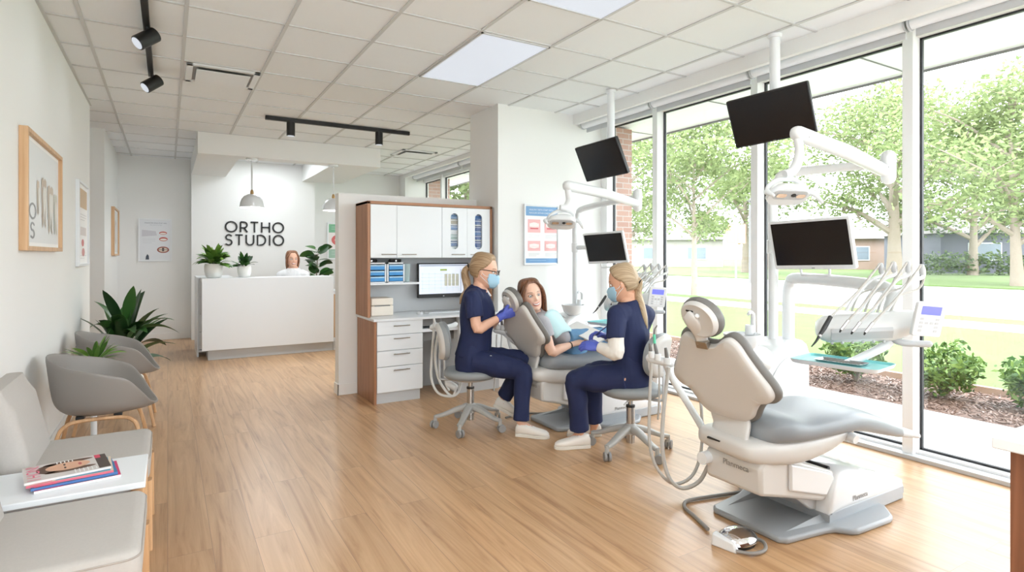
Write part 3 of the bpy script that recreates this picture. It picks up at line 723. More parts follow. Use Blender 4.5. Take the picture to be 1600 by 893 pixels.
def leafy(name, label, cat, x, y, z, potr, poth, spec, material, seed, group=None, potmat='pot_white'):
    random.seed(seed); t = thing(name, label, cat, (x, y, z), group)
    ob('pot', pot(M(), x, y, z, potr, poth), potmat, t, smooth=60)
    ob('soil', M().lathe([(0.001, z + poth * .84), (potr * .85, z + poth * .84), (potr * .85, z + poth * .87), (0.001, z + poth * .87)], Matrix.Translation((x, y, 0)), 20), 'soil', t)
    m = M(); st = M()
    for (n, L, w, tilt0, tilt1, droop, h0) in spec:
        for i in range(n):
            a = random.uniform(0, 2 * PI); tl = random.uniform(tilt0, tilt1)
            d = V((math.cos(a) * math.cos(tl), math.sin(a) * math.cos(tl), math.sin(tl))); b = V((x, y, z + poth * .85)) + V((math.cos(a), math.sin(a), 0)) * potr * .25 + V((0, 0, random.uniform(0, h0)))
            q = b + d * L * .22; st.sweep([b, q], 0.0035, n=5); blade(m, q, d, L * random.uniform(.8, 1.1), w * random.uniform(.85, 1.15), droop)
    ob('stem', st, 'leaf_mid', t); ob('foliage', m, material, t, smooth=80); return t
leafy('potted_plant', 'large bushy green plant in a white pot on the reception desk', 'plant', 0.535, 8.80, 1.09, 0.115, 0.19, [(30, .20, .034, .1, .8, 1.0, .08), (30, .20, .034, .5, 1.2, .8, .09), (14, .17, .030, 1.0, 1.5, .5, .12)], 'leaf_mid', 4)
leafy('potted_plant', 'small dark-leaved plant in a white pot on the reception desk', 'plant', 0.915, 8.79, 1.09, 0.090, 0.155, [(16, .14, .028, .1, .9, .6, .05), (12, .15, .030, .6, 1.4, .3, .05)], 'leaf_fig', 6)
# fiddle leaf fig behind the desk
random.seed(8); t = thing('fiddle_leaf_fig', 'tall broad-leaved fig standing beside the receptionist', 'plant', (2.10, 9.70, 0))
ob('pot', pot(M(), 2.10, 9.75, 0, 0.17, 0.32), 'pot_white', t); m = M(); st = M()
st.sweep([(2.10, 9.75, .28), (2.08, 9.72, .9), (2.10, 9.68, 1.42)], [.014, .011, .006], n=7, res=4)
for i in range(26):
    z = .90 + .023 * i; a = i * 2.1 + random.uniform(-.3, .3); tl = random.uniform(.05, .9)
    d = V((math.cos(a) * math.cos(tl), math.sin(a) * math.cos(tl), math.sin(tl))); b = V((2.09, 9.70, z)); st.sweep([b, b + d * .06], .004, n=5); blade(m, b + d * .05, d, random.uniform(.2, .27), .074, .5, fold=.08, tip=1.0, roll=1.3)
ob('stem', st, 'bark', t); ob('foliage', m, 'leaf_fig', t, smooth=80)

# ---------------------------------------------------------------- pictures and posters
def framed(name, label, cat, T, w, h, fw, depth, fmat, art, group=None, paper='paper'):
    """T: origin at the picture's lower left on the wall, x right, y up, z out of the wall"""
    t = thing(name, label, cat, T @ V((w / 2, 0, 0)), group)
    m = M(); m.box(0, fw, 0, h, 0, depth); m.box(w - fw, w, 0, h, 0, depth); m.box(fw, w - fw, 0, fw, 0, depth); m.box(fw, w - fw, h - fw, h, 0, depth)
    ob('frame', m.xf(T), fmat, t, bevel=0.0015)
    ob('sheet', M().box(fw * .8, w - fw * .8, fw * .8, h - fw * .8, 0.002, depth * .45).xf(T), paper, t, smooth=0)
    a = M(); art(a, w, h, depth * .45); a.xf(T); ob('print', a, 'print', t, smooth=0)
    return t
def rc(m, x0, x1, y0, y1, z, rgb): m.col = srgb(*rgb); m.quad((x0, y0, z), (x1, y0, z), (x1, y1, z), (x0, y1, z))
def pol(m, pts, z, rgb): m.col = srgb(*rgb); m.add([(a, b, z) for a, b in pts], [tuple(range(len(pts)))])
def ell(cx, cy, rx, ry, n=24, a0=0, a1=2 * PI): return [(cx + rx * math.cos(a0 + (a1 - a0) * i / n), cy + ry * math.sin(a0 + (a1 - a0) * i / n)) for i in range(n + (0 if abs(a1 - a0) > 6.2 else 1))]
def txt(m, s, size, x, y, z, rgb, align='CENTER'):
    q = text_mesh(s, size, Matrix.Translation((x, y, z)), 0.0, align); q.vc = [srgb(*rgb)] * len(q.v)
    o = len(m.v); m.v += q.v; m.vc += q.vc; m.f += [[i + o for i in f] for f in q.f]; m.mi += q.mi
def lines(m, x0, x1, y, n, dy, z, rgb, th=.004):
    for i in range(n): rc(m, x0, x1 - (x1 - x0) * (0.3 if i == n - 1 else .03 * (i % 3)), y - i * dy - th, y - i * dy, z, rgb)
def tooth(m, cx, cy, w, h, z, rgb):
    pol(m, [(cx - w * .5, cy + h * .25), (cx - w * .42, cy + h * .46), (cx - w * .15, cy + h * .5), (cx, cy + h * .44), (cx + w * .15, cy + h * .5), (cx + w * .42, cy + h * .46), (cx + w * .5, cy + h * .25), (cx + w * .4, cy - h * .05), (cx + w * .3, cy - h * .5), (cx + w * .14, cy - h * .42), (cx, cy - h * .02), (cx - w * .14, cy - h * .42), (cx - w * .3, cy - h * .5), (cx - w * .4, cy - h * .05)], z, rgb)
Z = 0.0015
def art_tooth(m, w, h, d):
    rc(m, .05, w - .05, .05, h - .05, d + Z, (228, 231, 233))
    for i, (cx, ww, hh, cy) in enumerate(((.42, .085, .22, .33), (.62, .20, .33, .31), (.86, .24, .34, .28), (1.06, .16, .30, .26))):
        tooth(m, cx, cy, ww, hh, d + 2 * Z + i * .0003, ((206, 190, 172), (196, 180, 164), (200, 186, 170), (206, 208, 196))[i]); tooth(m, cx + .02, cy - .02, ww * .7, hh * .8, d + 3 * Z + i * .0003, (224, 222, 216))
    g = M()
    for ch, yy in (('O', .19), ('S', .075)): glyph(g, ch, .07 if ch == 'O' else .085, yy, .095, .012, Matrix.Translation((0, 0, d + 2 * Z)) @ Matrix.Diagonal((2.2, 1, 1, 1)), .0005)
    o = len(m.v); m.v += g.v; m.vc += [srgb(150, 152, 154)] * len(g.v); m.f += [[i + o for i in f] for f in g.f]; m.mi += g.mi
TL = lambda y0, z0, X: frame_T(V((X, y0, z0)), V((0, 1, 0)), V((0, 0, 1)), V((1, 0, 0)))
TB = lambda x0, z0, Y: frame_T(V((x0, Y, z0)), V((1, 0, 0)), V((0, 0, 1)), V((0, -1, 0)))
framed('framed_print', 'large oak-framed print of teeth with the letters O and S', 'picture', TL(4.17, 1.425, -0.714), 1.24, 0.70, 0.026, 0.042, 'oak_frame', art_tooth)
def art_bands(m, w, h, d):
    rc(m, .18, w - .06, h - .24, h - .06, d + Z, (206, 178, 142)); lines(m, .2, w - .1, h - .30, 3, .025, d + Z, (190, 190, 192))
    rc(m, .2, w - .12, h - .50, h - .42, d + Z, (222, 214, 212)); pol(m, ell(.38, h - .57, .09, .035), d + Z, (206, 120, 120)); pol(m, ell(.42, h - .66, .11, .04), d + Z, (214, 150, 148)); lines(m, .2, w - .1, .10, 2, .025, d + Z, (200, 200, 202))
framed('poster', 'narrow white-framed poster with a tan band on the left wall', 'poster', TL(6.48, 1.296, -0.714), 0.76, 0.79, 0.022, 0.03, 'lam_white', art_bands)
def art_plain(m, w, h, d):
    rc(m, .05, w - .05, .05, h - .05, d + Z, (226, 226, 224)); pol(m, ell(w * .5, h * .5, .22, .18), d + 2 * Z, (212, 206, 200)); pol(m, ell(w * .55, h * .5, .14, .12), d + 3 * Z, (230, 228, 226))
framed('framed_print', 'small oak-framed pale print in the far left recess', 'picture', TL(9.94, 1.39, -0.689), 0.98, 0.70, 0.026, 0.04, 'oak_frame', art_plain)
def art_braces(m, w, h, d):
    rc(m, .02, w - .02, .02, h - .02, d + Z, (226, 229, 234)); txt(m, 'STRAIGHTER SMILES START HERE', .021, w * .52, h - .075, d + 2 * Z, (96, 104, 128)); txt(m, 'a plan made for your teeth', .016, w * .52, h - .103, d + 2 * Z, (150, 156, 170))
    pol(m, [(.05, h - .18), (.24, h - .2), (.26, h - .27), (.05, h - .29)], d + 2 * Z, (206, 206, 214)); lines(m, .06, .24, h - .33, 3, .03, d + 2 * Z, (196, 200, 208))
    for cx, cy, rx, ry in ((.345, h - .23, .055, .026), (.35, h - .33, .06, .034)):
        pol(m, ell(cx, cy, rx, ry), d + 2 * Z, (196, 92, 84)); pol(m, ell(cx, cy - .006, rx * .8, ry * .5), d + 3 * Z, (240, 236, 230))
    pol(m, ell(.345, .19, .085, .052), d + 2 * Z, (150, 74, 62)); pol(m, ell(.345, .19, .066, .036), d + 3 * Z, (222, 208, 194)); rc(m, .33, .36, .165, .222, d + 4 * Z, (90, 74, 72)); rc(m, .28, .41, .186, .194, d + 4.5 * Z, (110, 110, 116))
    pol(m, [(.10, .03), (.15, .03), (.145, .09), (.125, .12), (.105, .08)], d + 2 * Z, (74, 82, 96))
framed('poster', 'white poster with red jaw models on the recess back wall', 'poster', TB(-0.41, 1.295, 11.139), 0.465, 0.695, 0.014, 0.024, 'lam_white', art_braces)
def art_green(m, w, h, d):
    rc(m, .03, w - .03, h - .19, h - .03, d + Z, (128, 186, 150)); rc(m, .03, w - .03, .03, .20, d + Z, (164, 196, 178)); rc(m, .03, w - .03, .2, h - .19, d + Z, (244, 238, 236))
    pol(m, ell(w * .45, h * .53, .19, .12), d + 2 * Z, (216, 112, 110)); pol(m, ell(w * .45, h * .53, .13, .06), d + 3 * Z, (248, 236, 232)); lines(m, .08, w - .1, .16, 3, .03, d + 2 * Z, (226, 236, 230)); lines(m, .08, w - .2, h - .08, 2, .04, d + 2 * Z, (226, 240, 230))
framed('poster', 'green and white poster with a pink mouth behind the partition end', 'poster', TB(2.62, 1.31, 11.299), 0.60, 0.71, 0.014, 0.024, 'lam_white', art_green)
def art_clinic(m, w, h, d):
    rc(m, .025, w - .012, h - .125, h - .022, d + Z, (120, 164, 208)); txt(m, 'HEALTHY TEETH START WITH', .0235, w * .5, h - .066, d + 2 * Z, (236, 242, 250)); txt(m, 'REGULAR ORTHO CHECK UPS', .0235, w * .5, h - .102, d + 2 * Z, (236, 242, 250))
    rc(m, .025, w - .012, .022, .072, d + Z, (120, 164, 208)); lines(m, .07, w - .07, .052, 1, .02, d + 2 * Z, (160, 196, 230), .006)
    for i, x in enumerate((.05, .27)):
        for j, (y0, y1) in enumerate(((h - .31, h - .165), (h - .51, h - .40))):
            rc(m, x, x + .165, y0, y1, d + Z, (236, 184, 184)); cy = (y0 + y1) / 2
            for k in range(6):
                ww = .020; xx = x + .022 + k * .0205; dz = .5 - abs(k - 2.5) / 5
                rc(m, xx, xx + ww - .002, cy - .004, cy + (.05 if j == 0 else .03) * (.6 + dz * .5), d + 2 * Z, (248, 244, 240))
                rc(m, xx, xx + ww - .002, cy - (.018 if j == 0 else .032) * (.6 + dz * .6), cy - .006, d + 2 * Z, (246, 240, 236))
            if j == 0: rc(m, x + .03, x + .135, cy - .034, cy - .02, d + 3 * Z, (206, 96, 104))
        lines(m, x + .01, x + .155, h - .335, 3, .014, d + Z, (206, 210, 214)); lines(m, x + .01, x + .155, h - .535, 3, .014, d + Z, (206, 210, 214))
framed('poster', 'blue-banded poster with four pictures of teeth behind the patient', 'poster', TB(3.325, 1.29, 5.329), 0.455, 0.665, 0.012, 0.026, 'lam_white', art_clinic)

# ---------------------------------------------------------------- cabinet workstation on the partition
FY = 5.26
t = thing('drawer_unit', 'walnut-sided base cabinet with four white drawers', 'cabinet', (1.97, 5.5, 0))
ob('side_panel', box(1.648, 1.672, FY, 5.815, 0, 0.775), 'walnut_panel', t, bevel=0.002)
ob('carcass', box(1.674, 2.128, FY + .025, 5.81, 0.10, 0.775), 'lam_white', t, smooth=0)
ob('plinth', box(1.674, 2.115, FY + .035, 5.80, 0, 0.10), 'pale_grey', t, smooth=0)
for z0, z1 in ((.648, .775), (.500, .643), (.350, .495), (.108, .345)):
    d = ob('drawer', box(1.676, 2.130, FY, FY + .022, z0, z1), 'lam_white', t, bevel=0.003); zz = z1 - .032 if z1 < .7 else z1 - .045
    h = M().sweep([(1.83, FY - .026, zz), (1.99, FY - .026, zz)], 0.005, n=10)
    for xx in (1.85, 1.97): h.sweep([(xx, FY, zz), (xx, FY - .026, zz)], 0.004, n=8)
    ob('handle', h, 'handle_metal', d)
t = thing('base_cabinet', 'white base cabinet under the worktop beside the poster wall', 'cabinet', (2.8, 5.5, 0))
ob('carcass', box(2.52, 3.0, FY + .025, 5.81, 0.10, 0.775), 'lam_white', t, smooth=0); ob('plinth', box(2.52, 3.0, FY + .03, 5.80, 0, 0.10), 'pale_grey', t, smooth=0)
ob('door', box(2.525, 2.998, FY, FY + .022, 0.108, 0.60), 'lam_white', t, bevel=0.003); d = ob('drawer', box(2.525, 2.998, FY, FY + .022, 0.605, 0.77), 'lam_white', t, bevel=0.003)
ob('handle', M().sweep([(2.66, FY - .024, .73), (2.86, FY - .024, .73)], .005, n=10), 'handle_metal', d)
t = thing('kneehole_panel', 'dark apron and shelf under the worktop in the knee space', 'panel', (2.4, 5.5, 0.7))
ob('back_panel', box(2.131, 2.52, 5.78, 5.81, 0.0, 0.775), 'pale_grey', t, smooth=0); ob('apron', box(2.131, 2.52, FY + .06, FY + .09, 0.70, 0.775), 'rubber_grey', t, smooth=0); ob('keyboard_shelf', box(2.131, 2.52, FY + .03, 5.76, 0.645, 0.675), 'lam_white', t, smooth=0); ob('cable_box', box(2.14, 2.515, FY + .12, 5.76, 0.545, 0.64), 'rubber_grey', t, smooth=0)
t = tag(ob('worktop', box(1.638, 3.005, FY - .02, 5.822, 0.777, 0.80), 'lam_white', bevel=0.003), 'thin white worktop under the wall cabinets', 'worktop')
UY = 5.42
t = thing('wall_cabinet', 'white-doored wall cabinet in a walnut surround with two oval windows', 'cabinet', (2.3, 5.6, 1.37))
ob('side_panel', box(1.634, 1.662, UY, 5.822, 0.802, 1.915), 'walnut_panel', t, bevel=0.002); ob('side_panel', box(2.962, 2.990, UY, 5.822, 0.802, 1.915), 'walnut_panel', t, bevel=0.002)
ob('top_panel', box(1.634, 2.990, UY, 5.822, 1.890, 1.918), 'walnut_edge', t, bevel=0.002)
m = box(1.664, 2.960, 5.80, 5.822, 1.372, 1.888); m.box(1.664, 2.96, UY + .03, 5.8, 1.372, 1.39); m.box(1.664, 2.96, UY + .03, 5.80, 1.872, 1.888)
for xx in (1.925, 2.405, 2.690): m.box(xx - .008, xx + .008, UY + .03, 5.8, 1.39, 1.872)
for zz in (1.55, 1.71): m.box(2.413, 2.96, UY + .05, 5.8, zz, zz + .012)
ob('carcass', m, 'lam_white', t, smooth=0)
ob('back_panel', box(1.664, 2.960, 5.808, 5.822, 0.802, 1.37), 'pale_grey', t, smooth=0)
def oval_door(x0, x1, z0, z1, cx, cz, w, h):
    n = 40; inner = []
    for i in range(n):
        a = 2 * PI * i / n; ca, sa = math.cos(a), math.sin(a)
        inner.append((cx + w / 2 * ca, cz + (h / 2 - w / 2) * (1 if sa > 1e-9 else (-1 if sa < -1e-9 else 0)) + w / 2 * sa))
    outer = []
    for (px, pz) in inner:
        dx, dz = px - cx, pz - cz
        k = min(((x1 - cx) if dx > 0 else (x0 - cx)) / dx if abs(dx) > 1e-6 else 1e9, ((z1 - cz) if dz > 0 else (z0 - cz)) / dz if abs(dz) > 1e-6 else 1e9); outer.append((cx + dx * k, cz + dz * k))
    # snap the nearest ring point to each corner
    for c in ((x0, z0), (x1, z0), (x1, z1), (x0, z1)):
        i = min(range(n), key=lambda q: (outer[q][0] - c[0]) ** 2 + (outer[q][1] - c[1]) ** 2); outer[i] = c
    m = M(); y0, y1 = UY, UY + .02
    m.loft([[V((a, y0, b)) for a, b in outer], [V((a, y0, b)) for a, b in inner], [V((a, y1, b)) for a, b in inner], [V((a, y1, b)) for a, b in outer], [V((a, y0, b)) for a, b in outer]], caps=False); return m, inner
for i, (x0, x1) in enumerate(((1.664, 1.923), (1.926, 2.404), (2.407, 2.689), (2.692, 2.960))):
    if i < 2: d = ob('door', box(x0, x1, UY, UY + .02, 1.372, 1.886), 'lam_white', t, bevel=0.002)
    else:
        m, inner = oval_door(x0, x1, 1.372, 1.886, (2.545, 2.825)[i - 2], 1.645, 0.085, 0.37); d = ob('door', m, 'lam_white', t, smooth=0)
        ob('pane', M().add([(a, UY + .012, b) for a, b in inner], [tuple(range(len(inner)))]), 'window_glass', d, smooth=0)
    hx = (x0 + x1) / 2 + (.045, -.12, .03, -.03)[i]; h = M().sweep([(hx - .075, UY - .024, 1.405), (hx + .075, UY - .024, 1.405)], .0045, n=10)
    for q in (-.055, .055): h.sweep([(hx + q, UY, 1.405), (hx + q, UY - .024, 1.405)], .004, n=8)
    ob('handle', h, 'handle_metal', d)
# supplies behind the oval windows
cols = [(96, 150, 200), (196, 214, 216), (60, 110, 170), (150, 180, 170), (226, 232, 234), (80, 130, 190), (176, 168, 140)]
def carton(label, x0, x1, z0, z1, rgb, y0=UY + .06, y1=UY + .25, grp=None, name='supply_box'):
    nm = 'carton_%d_%d_%d' % rgb
    if nm not in MATS: mat(nm, rgb, .5)
    t = thing(name, label, 'box', ((x0 + x1) / 2, (y0 + y1) / 2, z0), grp)
    ob('carton', box(x0, x1, y0, y1, z0, z1), nm, t, bevel=.003); ob('lid_band', box(x0 - .001, x1 + .001, y0 - .001, y1 + .001, z1 - (z1 - z0) * .35, z1 - (z1 - z0) * .22), 'lam_white', t, smooth=0)
zs = [(1.392, 1.44), (1.442, 1.49), (1.492, 1.545), (1.564, 1.61), (1.612, 1.66), (1.662, 1.705), (1.724, 1.775), (1.777, 1.84)]
for i, (a, b) in enumerate(zs):
    carton('supply box stacked behind the left oval cabinet window', 2.44, 2.66, a, b, cols[i % 7], grp='boxes behind the left oval window')
    carton('blue supply box stacked behind the right oval cabinet window', 2.72, 2.94, a, b, ((70, 110, 180), (92, 140, 204), (64, 100, 170))[i % 3], grp='boxes behind the right oval window')
# shelf, organisers
tag(ob('wall_shelf', box(1.664, 2.19, 5.50, 5.806, 1.105, 1.125), 'lam_white', bevel=.002), 'narrow white shelf carrying the blue trays', 'shelf')
def organiser(x0, x1, label):
    t = thing('desk_organiser', label, 'organiser', ((x0 + x1) / 2, 5.65, 1.125), 'white organisers on the shelf'); y0, y1, z0, z1 = 5.53, 5.79, 1.125, 1.325
    m = box(x0, x0 + .014, y0, y1, z0, z1); m.box(x1 - .014, x1, y0, y1, z0, z1); m.box(x0, x1, y0, y1, z1 - .014, z1); m.box(x0, x1, y0, y1, z0, z0 + .01); m.box(x0, x1, y1 - .01, y1, z0, z1)
    ob('case', m, 'lam_white', t, smooth=0)
    for k, (a, b) in enumerate(((.014, .062), (.072, .118), (.128, .178))):
        ob('tray', box(x0 + .018, x1 - .018, y0 - .004, y1 - .03, z0 + a, z0 + b), 'tray_blue' if 'tray_blue' in MATS else mat('tray_blue', (70, 150, 214), .35).name, t, bevel=.004); ob('tray_lip', box(x0 + .02, x1 - .02, y0 - .008, y0 - .004, z0 + b - .014, z0 + b), 'pale_blue' if 'pale_blue' in MATS else mat('pale_blue', (176, 214, 240), .35).name, t, smooth=0)
organiser(1.675, 1.855, 'white organiser with blue trays against the walnut side panel'); organiser(1.865, 2.045, 'white organiser with blue trays beside the tumbler')
def remote(x, label):
    t = thing('glasses_case', label, 'case', (x, 5.6, 1.325), 'dark cases on the organisers')
    ob('case', M().sweep([(x - .05, 5.6, 1.342), (x + .05, 5.6, 1.342)], .026, .016, n=14, round_ends=True), 'black_plastic', t); ob('clasp', box(x - .008, x + .008, 5.57, 5.577, 1.333, 1.349), 'steel', t)
remote(1.72, 'small dark case on the organiser by the walnut side'); remote(1.97, 'small dark case on the organiser nearer the monitor')
t = tag(ob('tumbler', M().lathe([(.030, 1.125), (.040, 1.31), (.037, 1.31), (.028, 1.13)], Matrix.Translation((2.105, 5.64, 0)), 24), mat('tumbler_grey', (168, 186, 186), .3).name), 'grey-green tumbler standing on the shelf end', 'cup')
t = thing('label_printer', 'cream box-shaped label printer on the worktop', 'printer', (1.81, 5.62, .80))
ob('body', box(1.70, 1.925, 5.52, 5.74, .802, .90), mat('cream', (232, 224, 212), .5).name, t, bevel=.008, seg=3); ob('lid', box(1.70, 1.925, 5.52, 5.74, .902, .975), 'cream', t, bevel=.012, seg=3); ob('slot', box(1.735, 1.89, 5.517, 5.521, .896, .906), 'rubber_grey', t, smooth=0)
# monitor with a scheduling screen
t = thing('desktop_monitor', 'black-framed monitor showing a pale schedule under the wall cabinet', 'monitor', (2.56, 5.72, .94)); x0, x1, z0, z1 = 2.262, 2.850, .945, 1.312
ob('casing', box(x0, x1, 5.715, 5.75, z0, z1), 'black_plastic', t, bevel=.004); ob('wall_mount', box(2.5, 2.62, 5.75, 5.806, 1.07, 1.19), 'black_plastic', t, bevel=.003)
if True:
    m = mat('screen_light', (220, 226, 236), .3, emit=(216, 224, 238), estr=.42)
    ob('screen', box(x0 + .012, x1 - .012, 5.7135, 5.7155, z0 + .04, z1 - .012), 'screen_light', t, smooth=0)
    g = M(); yy = 5.7125
    def sq(a, b, c, d, rgb): g.col = srgb(*rgb); g.quad((x0 + a, yy, z0 + c), (x0 + b, yy, z0 + c), (x0 + b, yy, z0 + d), (x0 + a, yy, z0 + d))
    sq(.25, .33, .285, .305, (190, 214, 120)); sq(.02, .565, .335, .348, (196, 204, 222))
    for k in range(7): sq(.05 + k * .07, .052 + k * .07, .06, .27, (206, 212, 224))
    for k in range(5): sq(.03, .46, .10 + k * .038, .102 + k * .038, (206, 212, 224))
    for k in range(4): sq(.30 + k * .045, .335 + k * .045, .12, .25, (234, 234, 214))
    sq(.49, .50, .05, .30, (214, 222, 240)); sq(.505, .545, .19, .24, (90, 130, 220)); sq(.512, .545, .19, .228, (222, 228, 240))
    ob('display_content', g, 'print', t, smooth=0)
ob('badge', box(2.548, 2.562, 5.7135, 5.715, .955, .965), 'pale_grey', t, smooth=0)
t = thing('keyboard', 'slim white keyboard on the worktop below the monitor', 'keyboard', (2.48, 5.5, .80)); ob('base', box(2.28, 2.70, 5.47, 5.60, .801, .812), 'lam_white', t, bevel=.003); m = M()
for r in range(4):
    for c in range(13): m.box(2.29 + c * .031, 2.316 + c * .031, 5.478 + r * .03, 5.503 + r * .03, .812, .817)
ob('keys', m, 'pale_grey', t, smooth=0)
t = thing('computer_mouse', 'small white mouse on the worktop beside the keyboard', 'mouse', (2.2, 5.52, .80)); ob('body', M().ball((2.20, 5.52, .806), .03, .05, .02), 'lam_white', t); ob('wheel', M().ball((2.20, 5.495, .824), .004, .008, .004, n=8), 'rubber_grey', t)

# ---------------------------------------------------------------- walnut counter at the right edge
t = thing('counter', 'walnut-sided counter with a white top at the right edge', 'counter', (2.4, 0.1, 0))
ob('cabinet', box(1.975, 3.1, -0.9, 0.655, 0, .868), 'walnut_dark', t, bevel=.002); ob('top', box(1.945, 3.13, -0.93, 0.686, .87, .90), 'lam_white', t, bevel=.003)

# ---------------------------------------------------------------- waiting area on the left
def pad(m, x0, x1, y0, y1, z0, z1, r=.04):
    """soft cushion block"""
    rings = []
    for k in range(9):
        a = -PI / 2 + PI * k / 8; h = (z1 - z0) / 2; zz = (z0 + z1) / 2 + h * (math.copysign(abs(math.sin(a)) ** .6, math.sin(a))); ins = r * (1 - math.cos(a) ** .6) if math.cos(a) > 1e-6 else r
        rings.append([V(((x0 + x1) / 2 + p, (y0 + y1) / 2 + q, zz)) for p, q in rrect(x1 - x0 - 2 * ins, y1 - y0 - 2 * ins, max(.01, r * 1.2 - ins * .8), 5)])
    return m.loft(rings)
def lounge(y0, y1, label, back=True):
    t = thing('lounge_chair', label, 'chair', (-.38, (y0 + y1) / 2, 0), 'pale fabric lounge chairs')
    ob('seat', pad(M(), -.66, -.07, y0 + .004, y1 - .004, .335, .462), 'fabric_grey', t, smooth=60)
    pp = M().sweep([(-.075 - .03, y0 + .0, .40)], .001) if False else None
    m = M(); rings = []
    for k in range(11):
        s = k / 10; z = .36 + .46 * s; xb = -.545 - .10 * s; th = .062 * (1 if s < .9 else .85); w = (y1 - y0) / 2 - .01
        ins = 0 if 0 < k < 9 else (.015 if k in (0, 9) else .03)
        rings.append([V((xb + p, (y0 + y1) / 2 + q, z)) for p, q in rrect(th * 2 - ins * 1.4, 2 * w - ins, .045 - ins * .7, 5)])
    ob('backrest', m.loft(rings), 'fabric_grey', t, smooth=60)
    for lx in (-.095, -.62):
        for ly, dy in ((y0 + .05, -.0), (y1 - .05, .0)):
            ob('leg', M().sweep([(lx, ly, .335), (lx + (.012 if lx > -.3 else -.01), ly + dy, 0)], [.032, .022], n=16, e=.5), 'oak_leg', t)
    o_ = [V((-.365 + p, (y0 + y1) / 2 + q, .440)) for p, q in rrect(.59 - .006, y1 - y0 - .008 - .006, .045, 6)]
    ob('piping', M().sweep(o_ + o_[:1], .0032, n=6), 'fabric_seam' if 'fabric_seam' in MATS else mat('fabric_seam', (168, 160, 152), .9).name, t)
    return t
lounge(3.19, 3.73, 'pale fabric lounge chair beyond the white magazine table'); lounge(2.17, 2.77, 'pale fabric lounge chair nearest, cut off by the bottom edge')
t = thing('side_table', 'white rectangular table between the two lounge chairs', 'table', (-.38, 2.98, 0))
ob('table_top', box(-.68, -.078, 2.79, 3.18, .45, .475), 'lam_white', t, bevel=.004)
m = box(-.64, -.10, 2.84, 2.86, .40, .45); m.box(-.64, -.1, 3.12, 3.14, .40, .45); ob('apron', m, 'lam_white', t, smooth=0)
for lx in (-.105, -.64):
    for ly in (2.83, 3.14): ob('leg', M().sweep([(lx, ly, .45), (lx + (.01 if lx > -.3 else -.01), ly, 0)], [.026, .018], n=16, e=.5), 'oak_leg', t)
# magazines
def magazine(z, cx, cy, rot, cover, spine, label, art):
    T = Matrix.Translation((cx, cy, z)) @ Matrix.Rotation(rot, 4, 'Z')
    t = thing('magazine', label, 'magazine', (cx, cy, z), 'magazines stacked on the white table')
    w, h, th = .21, .28, .009
    ob('pages', M().box(-w / 2 + .002, w / 2 - .002, -h / 2 + .002, h / 2 - .002, .001, th - .001).xf(T), 'paper', t, smooth=0)
    m = M(); m.col = srgb(*cover); m.box(-w / 2, w / 2, -h / 2, h / 2, th - .001, th); m.col = srgb(*spine); m.box(-w / 2 - .0005, w / 2, -h / 2, h / 2, 0, .001)
    m.box(-w / 2 - .001, -w / 2, -h / 2, h / 2, 0, th)
    if art: art(m, w, h, th + .0004)
    ob('cover', m.xf(T), 'print', t, smooth=0)
def art_face(m, w, h, z):
    # reading direction: x of the cover runs along -y of the room
    R = lambda x, y: (x, y)
    rc(m, -.105, .105, -.14, .14, z, (206, 200, 198))
    pol(m, ell(.02, -.005, .052, .075), z + .0004, (214, 168, 140)); pol(m, ell(.02, .055, .06, .045), z + .0003, (88, 62, 48)); pol(m, ell(-.035, -.01, .022, .085), z + .0003, (96, 68, 52)); pol(m, ell(.075, -.01, .02, .085), z + .0003, (96, 68, 52))
    pol(m, ell(.0, .006, .012, .004), z + .0008, (70, 50, 44)); pol(m, ell(.042, .006, .012, .004), z + .0008, (70, 50, 44)); pol(m, ell(.02, -.045, .018, .006), z + .0008, (186, 90, 90)); rc(m, -.1, .1, -.14, -.1, z + .0005, (72, 60, 56))
    rc(m, .05, .1, -.12, -.1, z + .0009, (206, 60, 90)); lines(m, -.1, -.05, -.02, 6, .014, z + .0006, (230, 230, 230)); lines(m, .07, .1, .03, 5, .013, z + .0006, (236, 236, 236))
    txt(m, 'I HON!', .062, 0, .088, z + .001, (232, 110, 140))
def art_blue(m, w, h, z): rc(m, -.1, .1, -.13, .05, z, (70, 140, 170)); rc(m, -.1, .1, .06, .13, z + .0003, (220, 80, 110))
mx, my = -.36, 3.02
magazine(.476, -.32, 2.985, math.radians(98), (206, 60, 110), (240, 240, 240), 'magazine with a crimson spine, bottom of the stack', art_blue)
magazine(.486, -.335, 2.995, math.radians(100), (50, 120, 170), (80, 120, 180), 'blue-green magazine second from the bottom of the stack', art_blue)
magazine(.496, -.345, 3.0, math.radians(97), (214, 196, 176), (214, 110, 130), 'magazine with a pale cover just under the top one', art_blue)
magazine(.506, -.36, 3.015, math.radians(101), (206, 200, 198), (236, 232, 230), 'top magazine with pink title and a portrait cover', art_face)

